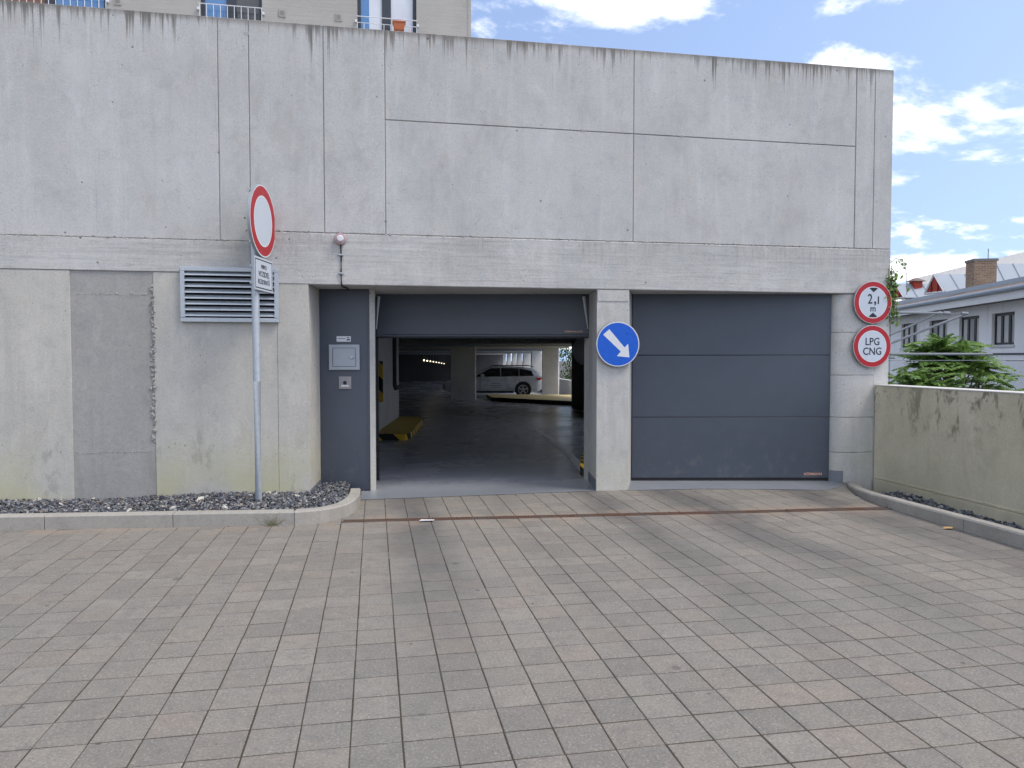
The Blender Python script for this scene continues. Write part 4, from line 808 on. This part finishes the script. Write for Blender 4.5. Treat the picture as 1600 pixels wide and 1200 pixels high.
M_dkf = plain('dark_wood_frame', (0.028, 0.022, 0.022), 0.5); M_wcurt2 = plain('window_curtain_grey', (0.34, 0.36, 0.36), 0.6, 0.3, 0, 0.2, 2); M_wcurt = plain('window_curtain', (0.50, 0.52, 0.52), 0.6, 0.3, 0, 0.2, 2)
for hi, (a, b, z0, z1) in enumerate(holes):
    wdw = bpy.data.objects.new('window', None); sc.collection.objects.link(wdw); wdw.parent = wh
    f_ = MB(); w_ = (b - a) / 3; y0, y1 = -0.2, -0.12
    f_.box(a, a + 0.10, y0, y1, z0, z1).box(b - 0.10, b, y0, y1, z0, z1).box(a + 0.1, b - 0.1, y0, y1, z0, z0 + 0.10).box(a + 0.1, b - 0.1, y0, y1, z1 - 0.12, z1)
    for k_ in (1, 2): f_.box(a + w_ * k_ - 0.09, a + w_ * k_ + 0.09, y0, y1, z0 + 0.1, z1 - 0.12)
    ob('frame', f_, M_dkf, wdw)
    for k_ in range(3): ob('pane', MB().box(a + w_ * k_ + 0.09, a + w_ * (k_ + 1) - 0.09, -0.175, -0.16, z0 + 0.1, z1 - 0.12), (M_wcurt, M_wcurt2)[(hi + k_) % 3 == 0], wdw)
    ob('sill', MB().cham(a - 0.08, b + 0.08, -0.1, 0.06, z0 - 0.10, z0 - 0.015, 0.01), plain('sill_white', (0.56, 0.57, 0.58), 0.6), wdw)
ob('string_course', MB().box(XE0, XE1, 0.002, 0.03, wz0 - 0.42, wz0 - 0.34), plain('dark_ledge', (0.10, 0.10, 0.11), 0.7), wh)
ob('string_course', MB().box(XE0, XE1, 0.002, 0.03, wz1 + 0.42, wz1 + 0.45), plain('ledge_line', (0.28, 0.29, 0.30), 0.7), wh)
ob('eaves_soffit', MB().box(XE0, XE1, -0.2, 0.95, EZ - 0.02, EZ + 0.10), plain('soffit_dark', (0.20, 0.19, 0.18), 0.8), wh)
ob('fascia', MB().box(XE0, XE1, 0.95, 1.0, EZ - 0.10, EZ + 0.30), plain('fascia_white', (0.68, 0.69, 0.69), 0.6), wh)
M_zinc = plain('zinc_sheet', (0.30, 0.34, 0.38), 0.5, 0.4, 0.3, 0.2, 4)
m = MB(); m.tube([(XE0, 1.08, EZ + 0.30), (XE1, 1.08, EZ + 0.30)], 0.10, 8); ob('gutter', m, M_zinc, wh)
t = NT('old_roof_tile', 0.85, 0.2); P = t.pos(); f = t.noise(P, 6, 5, 0.7); t.col(t.mix(f, (0.10, 0.075, 0.065), (0.24, 0.19, 0.165))).nrm(t.bump(f, 0.6, 0.03)); M_rtile = t.m
ob('roof', MB().add([(XE0, 1.0, EZ + 0.32), (XE1, 1.0, EZ + 0.32), (XE1, -1.2, EZ + 0.92), (XE0, -1.2, EZ + 0.92)], [(3, 2, 1, 0)]), M_rtile, wh)
m = MB(); m.box(XE0, XE1, -1.45, -1.2, EZ + 0.80, EZ + 1.12); ob('upper_gutter', m, M_zinc, wh)
# chimney
ca = FP(1505, 440, 1.4); cbb = FP(1553, 440, 1.4); cx0, cx1 = sorted((ca[0], cbb[0])); ctop = FP(1532, 403, 1.4)[1]
t = NT('yellow_brick', 0.85, 0.2); br = t.n('ShaderNodeTexBrick'); P = t.pos(True); X, Y, Z = t.xyz(P); cbn = t.n('ShaderNodeCombineXYZ'); t.set(cbn.inputs[0], t.ma('ADD', X, Y)); t.set(cbn.inputs[1], Z); t.set(br.inputs['Vector'], cbn.outputs[0])
br.inputs['Color1'].default_value = (0.34, 0.22, 0.13, 1); br.inputs['Color2'].default_value = (0.22, 0.125, 0.075, 1); br.inputs['Mortar'].default_value = (0.28, 0.26, 0.23, 1); br.inputs['Scale'].default_value = 1.0
br.inputs['Brick Width'].default_value = 0.26; br.inputs['Row Height'].default_value = 0.085; br.inputs['Mortar Size'].default_value = 0.012; t.col(br.outputs[0]); M_brick = t.m
ch = bpy.data.objects.new('chimney', None); sc.collection.objects.link(ch); ch.parent = wh
cw_ = (cx1 - cx0); xm = (cx0 + cx1) / 2 + 0.5
m = MB(); m.box(xm - 0.46, xm + 0.46, -2.25, -1.25, EZ + 0.3, ctop - 0.12); ob('brick_stack', m, M_brick, ch)
ob('cap', MB().box(xm - 0.48, xm + 0.48, -2.31, -1.19, ctop - 0.119, ctop), plain('chimney_cap', (0.20, 0.19, 0.18), 0.85), ch)
# metal roofs with red gables, farther off
t = NT('standing_seam', 0.7, 0.3, 0.0); g = t.noise(t.pos(), 0.6, 5); t.col(t.mix(g, (0.27, 0.31, 0.36), (0.34, 0.38, 0.43))); M_seam = t.m
M_pseam = plain('pale_metal_roof', (0.42, 0.41, 0.39), 0.75, 0.3, 0.0, 0.12, 0.6)
mh = thing('metal_roofed_hall', 'far hall with pale metal roofs and red gables', 'building')
def roof_plane(name, a, b, c_, d, mat, nse, par):
    o = ob(name, MB().add([a, b, c_, d], [(0, 1, 2, 3)]), mat, par); n_ = (b - a).cross(d - a).normalized()
    if n_.dot(CAM - a) < 0: n_ = -n_
    m = MB()
    for i in range(nse + 1):
        q = i / nse; p = a.lerp(b, q) + n_ * 0.03; r = d.lerp(c_, q) + n_ * 0.03; m.tube([p, r], 0.022, 4)
    ob('roof_seams', m, mat, o)
    return o
vA = 62.0
roof_plane('roof', DP(1405, 478, 58), DP(1640, 430, 58), DP(1640, 384, 74), DP(1425, 436, 74), M_pseam, 22, mh)
ob('wall', MB().hexa([C(K(1400) * 58, 58, -4.3), C(K(1640) * 58, 58, -4.3), C(K(1640) * 80, 80, -4.3), C(K(1400) * 80, 80, -4.3)], [DP(1405, 479, 58.1), DP(1640, 431, 58.1), DP(1640, 431, 80), DP(1405, 479, 80)]), M_wr, mh)
M_redw = plain('red_boards', (0.36, 0.055, 0.035), 0.7, 0.2, 0, 0.15, 2); M_trim = plain('white_trim', (0.62, 0.62, 0.62), 0.6)
def gable(apx, apy, fx, fy, bx_, by, rx, v0, v1, parent):
    gb = bpy.data.objects.new('gable_dormer', None); sc.collection.objects.link(gb); gb.parent = parent
    fA = DP(fx, fy, v0); bA = DP(bx_, by, v1); vm = (v0 + v1) / 2; ap = DP(apx, apy, vm); dr_ = RH * 1.0
    L_ = (K(rx) - K(apx)) * vm
    ob('gable_boards', MB().add([fA, ap, bA], [(0, 1, 2)]), M_redw, gb)
    roof_plane('dormer_roof', fA, fA + dr_ * L_, ap + dr_ * L_, ap, M_seam, max(3, int(L_ / 0.9)), gb); roof_plane('dormer_roof', bA, bA + dr_ * L_, ap + dr_ * L_, ap, M_seam, 2, gb)
    o_ = -RH * 0.06; ob('bargeboard', MB().tube([fA + o_, ap + o_], 0.09, 4).tube([bA + o_, ap + o_], 0.07, 4).tube([fA + o_, bA + o_], 0.08, 4), M_trim, gb)
    for q in (0.33, 0.66): 
        pp = fA.lerp(bA, q); hh_ = (ap.z - fA.z) * (1 - abs(q - 0.5) * 2); ob('batten', MB().tube([pp + o_, pp + o_ + Vector((0, 0, hh_ * 0.9))], 0.05, 4), plain('dark_batten', (0.12, 0.02, 0.015), 0.7), gb)
gable(1461, 428.5, 1477, 456, 1446, 459, 1530, 50, 52.4, mh); gable(1400.5, 443, 1414, 465, 1394, 468, 1459, 55, 57.2, mh); gable(1530, 412, 1546, 446, 1512, 452, 1660, 46, 48.4, mh)
p = DP(1431, 440, 56); tu = bpy.data.objects.new('roof_vent', None); sc.collection.objects.link(tu); tu.parent = mh
ob('vent_body', MB().box(-0.32, 0.32, -0.3, 0.3, -0.8, 0.0), M_redw, tu, loc=p); m = MB(); m.hexa([(-0.55, -0.5, 0.003), (0.55, -0.5, 0.003), (0.55, 0.5, 0.003), (-0.55, 0.5, 0.003)], [(-0.08, -0.08, 0.26), (0.08, -0.08, 0.26), (0.08, 0.08, 0.26), (-0.08, 0.08, 0.26)]); ob('vent_cap', m, M_rtile, tu, loc=p)
p = DP(1544, 402, 48); ob('roof_mast', MB().tube([p + Vector((0, 0, -1.2)), p + Vector((0, 0, 0.55))], 0.035, 5), M_zinc, mh)

# catenary arms
v_ = 13.0; M_arm = plain('dull_steel_tube', (0.20, 0.22, 0.24), 0.6, 0.3, 0.1, 0.1, 3)
ca_ = thing('tram_wire_bracket', 'grey steel tubes of a tram wire bracket beyond the low wall', 'bracket')
mu = K(1352) * v_ + 0.0
ob('mast', MB().tube([C(mu, v_, -4.3), C(mu, v_, 4.0)], 0.10, 12), M_galv, ca_, smooth=True)
def arm(name, pts, r, dv=0.0): return ob(name, MB().tube([DP(x, y, v_ + dv) for x, y in pts], r * 0.72, 8), M_arm, ca_, smooth=True)
arm('arm_tube', [(1352, 487.5), (1480, 489.5)], 0.030); arm('arm_tube', [(1352, 541), (1458, 493), (1470, 487)], 0.026, 0.05); arm('arm_tube', [(1352, 552), (1500, 494), (1512, 490)], 0.030, 0.1)
arm('tie_rod', [(1480, 489.5), (1512, 490)], 0.010); arm('arm_tube', [(1352, 553), (1550, 553.2)], 0.028); arm('registration_arm', [(1550, 553.2), (1552, 560), (1544, 556)], 0.018); arm('contact_wire', [(1352, 563.5), (1570, 563), (1700, 562)], 0.008)
arm('wire_clamp', [(1572, 563), (1640, 562.5)], 0.022); arm('insulator', [(1352, 557), (1398, 559)], 0.03); arm('insulator', [(1474, 489.2), (1484, 489.7)], 0.045); arm('insulator', [(1502, 489.6), (1512, 490)], 0.04)

# ================================================================== PLANTS
def leafmat(name, a, b, tr=0.25):
    t = NT(name, 0.62, 0.22); rp = t.n('ShaderNodeNewGeometry').outputs['Random Per Island']; t.col(t.mix(rp, a, b))
    tl_ = t.n('ShaderNodeBsdfTranslucent'); t.set(tl_.inputs[0], t.mix(rp, tuple(x * 1.5 for x in a), tuple(x * 1.5 for x in b))); ms = t.n('ShaderNodeMixShader'); ms.inputs[0].default_value = tr
    out = t.t.nodes['Material Output']; t.t.links.new(t.b.outputs[0], ms.inputs[1]); t.t.links.new(tl_.outputs[0], ms.inputs[2]); t.t.links.new(ms.outputs[0], out.inputs[0]); return t.m
M_leaf = leafmat('ailanthus_leaf', (0.05, 0.115, 0.028), (0.20, 0.31, 0.075)); M_vleaf = leafmat('vine_leaf', (0.10, 0.19, 0.035), (0.20, 0.29, 0.06)); M_dleaf = leafmat('dark_leaf', (0.02, 0.05, 0.018), (0.05, 0.10, 0.03))
M_bark = plain('bark', (0.12, 0.10, 0.08), 0.9, 0.1, 0, 0.3, 8)
def leaf(mb, p, d, up, L, w):
    s_ = d.cross(up).normalized() * w; n_ = s_.cross(d).normalized()
    mb.add([p, p + d * L * 0.35 + s_ - n_ * L * 0.02, p + d * L * 0.7 + s_ * 0.7 - n_ * L * 0.08, p + d * L - n_ * L * 0.2, p + d * L * 0.7 - s_ * 0.7 - n_ * L * 0.08, p + d * L * 0.35 - s_ - n_ * L * 0.02], [(0, 1, 2, 3, 4, 5)])
def frond(mb, p, d, L, rnd, np_=12, lw=0.13):
    up = Vector((0, 0, 1)); d = d.normalized(); side_ = d.cross(up).normalized(); pts = []
    for i in range(7):
        q = i / 6; pts.append(p + d * L * q + Vector((0, 0, -0.33 * L * q * q)))
    mb.tube(pts, [0.006, 0.005, 0.005, 0.004, 0.004, 0.003, 0.002], 3, False)
    for k in range(np_):
        q = 0.18 + 0.8 * k / np_; i = min(5, int(q * 6)); c_ = pts[i].lerp(pts[i + 1], q * 6 - i); t_ = (pts[i + 1] - pts[i]).normalized(); sd_ = t_.cross(up).normalized(); nn = sd_.cross(t_)
        for s_ in (-1, 1):
            dd = (sd_ * s_ + t_ * 0.45 - up * rnd.uniform(0.1, 0.35)).normalized(); leaf(mb, c_, dd, nn, lw * (1.25 - 0.75 * q) * rnd.uniform(0.85, 1.1) * L / 0.7, lw * 0.24 * L / 0.7)
    leaf(mb, pts[-1], (pts[-1] - pts[-2]).normalized(), up, lw * 0.6, lw * 0.15)
def ailanthus(px, ybase, v, H, W_, label, nf, seed, name='ailanthus_tree'):
    rnd = random.Random(seed); u = K(px) * v; base = C(u, v, -4.3); tr = thing(name, label, 'tree', base); top = H + 4.3
    m = MB(); m.tube([(0, 0, 0), (0.05, 0.03, top * 0.45), (0.0, 0.08, top * 0.75), (0.03, 0.05, top * 0.93)], [0.11, 0.085, 0.05, 0.02], 8); crown = MB(); tips = []
    for i in range(16):
        a = rnd.uniform(0, 6.28); r = W_ * rnd.uniform(0.15, 0.62); z0 = top * rnd.uniform(0.55, 0.82); z1 = top - 0.25 - (r / W_) ** 2 * 1.5 * rnd.uniform(0.6, 1.2); tip = Vector((r * math.cos(a), r * math.sin(a), max(z0 + 0.2, z1)))
        m.tube([(0.02, 0.06, z0), (tip.x * 0.5, tip.y * 0.5, (z0 + tip.z) / 2 + 0.05), tip], [0.03, 0.02, 0.01], 5); tips.append(tip)
    tips.append(Vector((0.03, 0.05, top - 0.22)))
    for i in range(nf):
        tp = tips[i % len(tips)]; a = rnd.uniform(0, 6.28); el = rnd.uniform(-0.1, 0.9); d = Vector((math.cos(a) * math.cos(el), math.sin(a) * math.cos(el), math.sin(el)))
        frond(crown, tp + Vector((0, 0, rnd.uniform(-0.35, 0.02))), d, rnd.uniform(0.5, 0.85), rnd)
    ob('trunk', m, M_bark, tr); ob('crown', crown, M_leaf, tr)
ailanthus(1484, 0, 15.0, 1.98, 1.15, 'leafy tree with feathered leaves showing above the low wall', 220, 21)
ailanthus(1424, 0, 14.2, 1.42, 0.75, 'smaller feathery tree between the garage corner and the leafy tree', 110, 22)
ailanthus(1530, 0, 15.5, 1.28, 0.55, 'low feathery sapling right of the leafy tree above the low wall', 42, 23)
# vine on the corner
rv = random.Random(9); pv = WP(1392, 450)
vi = thing('climbing_vine', 'bright green vine hanging down the corner beside the height limit sign', 'vine', (6.05, W - 0.03, 1.6))
st_ = MB(); lv = MB(); strands = []
for k in range(9):
    x = rv.uniform(-0.055, 0.03); y = rv.uniform(0.0, 0.1); zt_ = rv.uniform(0.75, 1.05) ; zb_ = rv.uniform(0.25, 0.5)
    strands.append([(x, y, zt_), (x + rv.uniform(-0.03, 0.03), y - 0.02, (zt_ + zb_) / 2), (x + rv.uniform(-0.03, 0.05), y, zb_)])
strands.append([(0.0, 0.1, 0.98), (0.06, 0.05, 1.06), (0.14, 0.0, 1.0), (0.17, 0.0, 0.86), (0.18, 0, 0.62)])
strands.append([(0.02, 0.12, -1.6), (0.05, 0.1, 0.0), (0.0, 0.08, 0.9)])
for s_ in strands: st_.tube(s_, 0.004, 4)
for s_ in strands[:-1]:
    for i in range(46 if len(s_) == 3 else 24):
        q = rv.random() * (len(s_) - 1); a = int(min(q, len(s_) - 2)); p = Vector(s_[a]).lerp(Vector(s_[a + 1]), q - a); d = Vector((rv.gauss(0.1, 0.8), rv.gauss(-0.1, 0.5), rv.gauss(-0.5, 0.6))).normalized(); leaf(lv, p + Vector((rv.gauss(0, 0.02), rv.uniform(0.0, 0.03), rv.gauss(0, 0.02))), d, Vector((0, -0.5, 1)), rv.uniform(0.035, 0.065), 0.018)
ob('stems', st_, M_bark, vi); ob('leaves', lv, M_vleaf, vi)
# grass tuft at the kerb
pg = G(418, 822); gt = thing('grass_tuft', 'small green grass tuft growing at the foot of the kerb', 'grass', (pg.x, pg.y - 0.01, 0)); m = MB()
for i in range(34):
    sg = rv.choice((-1, 1)); L_ = rv.uniform(0.05, 0.19); b0 = Vector((rv.gauss(0.03, 0.05), rv.gauss(0, 0.008), 0)); d = Vector((sg * rv.uniform(0.2, 1.0), -rv.uniform(0.0, 0.3), rv.uniform(0.35, 0.9))).normalized(); s_ = Vector((0.3, 1, 0)).cross(d).normalized() * 0.0016
    m.add([b0 - s_, b0 + s_, b0 + d * L_ * 0.6 + s_ * 0.7, b0 + d * L_ + Vector((0, 0, -0.22 * L_)), b0 + d * L_ * 0.6 - s_ * 0.7], [(0, 1, 2, 3, 4)])
ob('blades', m, leafmat('grass_blade', (0.13, 0.15, 0.06), (0.26, 0.25, 0.14)), gt)
# trees seen through the open side of the garage, and beyond
def bushy(u, v, H, W_, n, label, seed):
    rnd = random.Random(seed); tr = thing('roadside_tree', label, 'tree', C(u, v, -4.3), 0, 'trees beyond the open side of the garage'); m = MB(); m.tube([(0, 0, 0), (0.1, 0, H * 0.4), (0, 0.1, H * 0.8)], [0.22, 0.15, 0.05], 7); cr2 = MB()
    cl_ = [(Vector((rnd.gauss(0, W_ * 0.45), rnd.gauss(0, W_ * 0.45), H * rnd.uniform(0.35, 0.95))), rnd.uniform(0.5, 1.0)) for _ in range(26)]
    for c_, r in cl_: m.tube([(0, 0.05, H * 0.4), c_], [0.05, 0.015], 4)
    for i in range(n):
        c_, r = cl_[i % 26]; d = Vector((rnd.gauss(0, 1), rnd.gauss(0, 1), rnd.gauss(0, 1))).normalized(); leaf(cr2, c_ + d * r * rnd.random() ** 0.4, Vector((rnd.gauss(0, 1), rnd.gauss(0, 1), rnd.gauss(-0.3, 0.6))).normalized(), Vector((rnd.gauss(0, .3), rnd.gauss(0, .3), 1)), rnd.uniform(0.12, 0.24), 0.06)
    ob('trunk', m, M_bark, tr); ob('crown', cr2, leafmat('tree_leaf_%d' % seed, (0.05, 0.10, 0.025), (0.12, 0.20, 0.05)), tr)
bushy(4.4, 52, 8.0, 2.4, 3800, 'green tree seen through the open side of the garage', 31); bushy(9.0, 50, 7.0, 2.2, 2200, 'shorter green tree standing farther from the garage side', 32)

# ================================================================== CAR
vC = 36.7; zf = fz(vC); cu = K(848) * vC
carM = plain('silver_paint', (0.62, 0.66, 0.70), 0.3, 0.6, 0.15, 0.05, 2); M_gl = plain('car_glass', (0.012, 0.014, 0.018), 0.06, 0.6); M_tyre = plain('tyre_rubber', (0.018, 0.018, 0.02), 0.8); M_rim = plain('alloy_rim', (0.48, 0.49, 0.50), 0.3, 0.5, 0.7); M_tail = plain('tail_lamp_red', (0.40, 0.012, 0.02), 0.2, 0.5); M_trimb = plain('car_trim_black', (0.02, 0.02, 0.022), 0.6)
car = thing('estate_car', 'silver estate car parked behind the columns inside the garage', 'car', C(cu, vC, zf), -YAW)      # local x: rear at 0, nose at -4.85
def loft(mb, secs):     # secs: list of (x, [(y,z)...]) closed sections
    n = len(secs[0][1]); vs = [(x, y, z) for x, s_ in secs for y, z in s_]; fs = []
    for i in range(len(secs) - 1):
        for j in range(n): fs.append((i * n + j, i * n + (j + 1) % n, (i + 1) * n + (j + 1) % n, (i + 1) * n + j))
    fs += [tuple(range(n - 1, -1, -1)), tuple(range((len(secs) - 1) * n, len(secs) * n))]; mb.add(vs, fs)
def sec(hw, z0, z1, z2): return [(-hw * 0.94, z0), (hw * 0.94, z0), (hw, z0 + 0.12), (hw, z1), (hw * 0.93, z2), (-hw * 0.93, z2), (-hw, z1), (-hw, z0 + 0.12)]
m = MB(); loft(m, [(0.0, sec(0.80, 0.45, 0.78, 0.92)), (-0.06, sec(0.86, 0.30, 0.82, 1.0)), (-0.35, sec(0.92, 0.22, 0.86, 1.01)), (-1.5, sec(0.93, 0.20, 0.85, 0.98)), (-3.0, sec(0.93, 0.20, 0.83, 0.95)), (-3.55, sec(0.92, 0.20, 0.80, 0.93)), (-4.4, sec(0.89, 0.22, 0.70, 0.80)), (-4.78, sec(0.80, 0.28, 0.60, 0.68)), (-4.86, sec(0.70, 0.34, 0.50, 0.58))]); body = ob('body', m, carM, car, smooth=True)
def gsec(hb, ht, zb_, zt_): return [(-hb, zb_), (hb, zb_), (ht, zt_ - 0.05), (ht * 0.86, zt_), (-ht * 0.86, zt_), (-ht, zt_ - 0.05)]
m = MB(); loft(m, [(-0.05, gsec(0.80, 0.72, 0.95, 1.0)), (-0.45, gsec(0.85, 0.66, 0.96, 1.34)), (-1.1, gsec(0.87, 0.69, 0.95, 1.43)), (-2.2, gsec(0.87, 0.70, 0.94, 1.47)), (-2.75, gsec(0.86, 0.68, 0.93, 1.40)), (-3.75, gsec(0.80, 0.70, 0.90, 0.96))]); ob('roof', m, carM, car, smooth=True)
def side_y(z): return -(0.872 - (z - 0.95) * 0.36) - 0.006
for nm, pl in (('side_window', [(-0.46, 1.0), (-0.58, 1.25), (-1.16, 1.355), (-1.16, 0.98)]), ('side_window', [(-1.185, 0.98), (-1.185, 1.36), (-2.04, 1.385), (-2.04, 0.97)]), ('side_window', [(-2.075, 0.97), (-2.075, 1.385), (-2.55, 1.35), (-3.3, 0.97)])):
    for s_ in (1, -1): m = MB(); m.add([(x, s_ * side_y(z), z) for x, z in pl], [tuple(range(len(pl)))]); ob(nm, m, M_gl, car)
ob('rear_window', MB().add([(-0.075, -0.62, 1.05), (-0.075, 0.62, 1.05), (-0.36, 0.52, 1.37), (-0.36, -0.52, 1.37)], [(0, 1, 2, 3)]), M_gl, car, loc=(0.012, 0, 0.012))
for s_ in (-1, 1):
    ob('tail_lamp', MB().hexa([(-0.30, s_ * 0.935 - 0.01, 0.80), (0.0, s_ * 0.80 - 0.01, 0.78), (0.012, s_ * 0.45, 0.80), (-0.1, s_ * 0.45, 0.80)] if s_ < 0 else [(-0.30, 0.945, 0.80), (-0.1, 0.45, 0.80), (0.012, 0.45, 0.80), (0.0, 0.81, 0.78)], [(-0.34, s_ * 0.935 - 0.01, 0.92), (-0.015, s_ * 0.83 - 0.01, 0.93), (0.0, s_ * 0.45, 0.92), (-0.1, s_ * 0.45, 0.92)] if s_ < 0 else [(-0.34, 0.945, 0.92), (-0.1, 0.45, 0.92), (0.0, 0.45, 0.92), (-0.015, 0.84, 0.93)]), M_tail, car)
    ob('roof_rail', MB().tube([(-0.45, s_ * 0.60, 1.42), (-0.7, s_ * 0.61, 1.49), (-2.4, s_ * 0.62, 1.50), (-2.6, s_ * 0.62, 1.45)], 0.02, 6), M_trimb, car)
    for xw in (-0.98, -3.82):
        w_ = bpy.data.objects.new('wheel', None); sc.collection.objects.link(w_); w_.parent = car; w_.location = (xw, s_ * 0.80, 0.335); w_.rotation_euler = (0, 0, 0 if s_ < 0 else math.pi)
        ob('tyre', MB().lathe([(0.22, 0.10), (0.30, 0.11), (0.335, 0.08), (0.335, -0.08), (0.30, -0.10), (0.24, -0.14), (0.22, -0.12)], 28), M_tyre, w_, smooth=True)
        ri = MB(); ri.lathe([(0.05, -0.139), (0.055, -0.142), (0.01, -0.145)], 12)
        annulus(ri, 0.205, 0.242, -0.1415, 28)
        for k_ in range(5):
            a = k_ * 2 * math.pi / 5 + 0.3; c0, s0_ = math.cos(a), math.sin(a); ri.hexa([(c0 * 0.03 - s0_ * 0.035, -0.143, s0_ * 0.03 + c0 * 0.035), (c0 * 0.03 + s0_ * 0.035, -0.143, s0_ * 0.03 - c0 * 0.035), (c0 * 0.21 + s0_ * 0.028, -0.143, s0_ * 0.21 - c0 * 0.028), (c0 * 0.21 - s0_ * 0.028, -0.143, s0_ * 0.21 + c0 * 0.028)], [(c0 * 0.03 - s0_ * 0.035, -0.10, s0_ * 0.03 + c0 * 0.035), (c0 * 0.03 + s0_ * 0.035, -0.10, s0_ * 0.03 - c0 * 0.035), (c0 * 0.21 + s0_ * 0.028, -0.10, s0_ * 0.21 - c0 * 0.028), (c0 * 0.21 - s0_ * 0.028, -0.10, s0_ * 0.21 + c0 * 0.028)])
        ob('rim', ri, M_rim, w_)
        o_ = ob('wheel_arch', MB().lathe([(0.39, -0.0), (0.39, -0.02), (0.345, -0.02), (0.01, -0.018)], 28), M_trimb, car, loc=(xw, s_ * 0.917, 0.35), rot=(0, 0, 0 if s_ < 0 else math.pi))
    ob('door_handle', MB().box(-1.42, -1.22, s_ * 0.935 - 0.012, s_ * 0.935 + 0.012, 0.80, 0.83).box(-2.42, -2.22, s_ * 0.935 - 0.012, s_ * 0.935 + 0.012, 0.79, 0.82), carM, car)
    ob('mirror', MB().cham(-3.02, -2.85, s_ * 0.98 - 0.08, s_ * 0.98 + 0.08, 0.96, 1.09, 0.02), carM, car)
    for x in (-1.15, -2.05, -3.05): ob('door_gap', MB().box(x - 0.006, x + 0.006, s_ * 0.931 - 0.004, s_ * 0.931 + 0.004, 0.30, 0.86), M_trimb, car)
ob('bumper_trim', MB().box(-0.3, 0.015, -0.84, 0.84, 0.26, 0.40), M_trimb, car); ob('sill_trim', MB().box(-3.4, -1.45, -0.942, 0.942, 0.18, 0.28), M_trimb, car)
M_decal = plain('decal_white', (0.62, 0.65, 0.68), 0.5)
m = MB(); m.add([(-2.25 + 0.45 * math.cos(a) * (1.0), -0.936, 0.56 + 0.26 * math.sin(a)) for a in [i * 2 * math.pi / 24 for i in range(24)]], [tuple(range(24))]); dc = ob('door_decal', m, M_decal, car)
ob('decal_print', MB().box(-2.5, -2.1, -0.939, -0.9375, 0.62, 0.65).box(-2.55, -2.0, -0.939, -0.9375, 0.52, 0.55).box(-2.45, -2.1, -0.939, -0.9375, 0.44, 0.46), plain('decal_ink', (0.22, 0.24, 0.26), 0.5), dc)
# litter on the paving
pl_ = G(667, 815); ob('paper_scrap', MB().hexa([(-0.07, -0.02, 0.012), (0.06, -0.03, 0.012), (0.07, 0.02, 0.012), (-0.05, 0.025, 0.012)], [(-0.07, -0.02, 0.015), (0.06, -0.03, 0.02), (0.07, 0.02, 0.014), (-0.05, 0.025, 0.018)]), M_white, label='white scrap of paper lying beside the rusty drain', cat='litter', loc=(pl_.x, pl_.y, 0))
pl_ = G(1481, 827); ob('dry_leaf', MB().add([(-0.05, 0, 0.006), (-0.015, -0.03, 0.016), (0.03, -0.02, 0.008), (0.06, 0.0, 0.02), (0.02, 0.03, 0.010), (-0.02, 0.022, 0.02)], [(0, 1, 2, 3, 4, 5)]), plain('dry_leaf', (0.42, 0.28, 0.13), 0.8), label='pale brown dry leaf on the paving beside the right kerb', cat='leaf', loc=(pl_.x, pl_.y, 0))
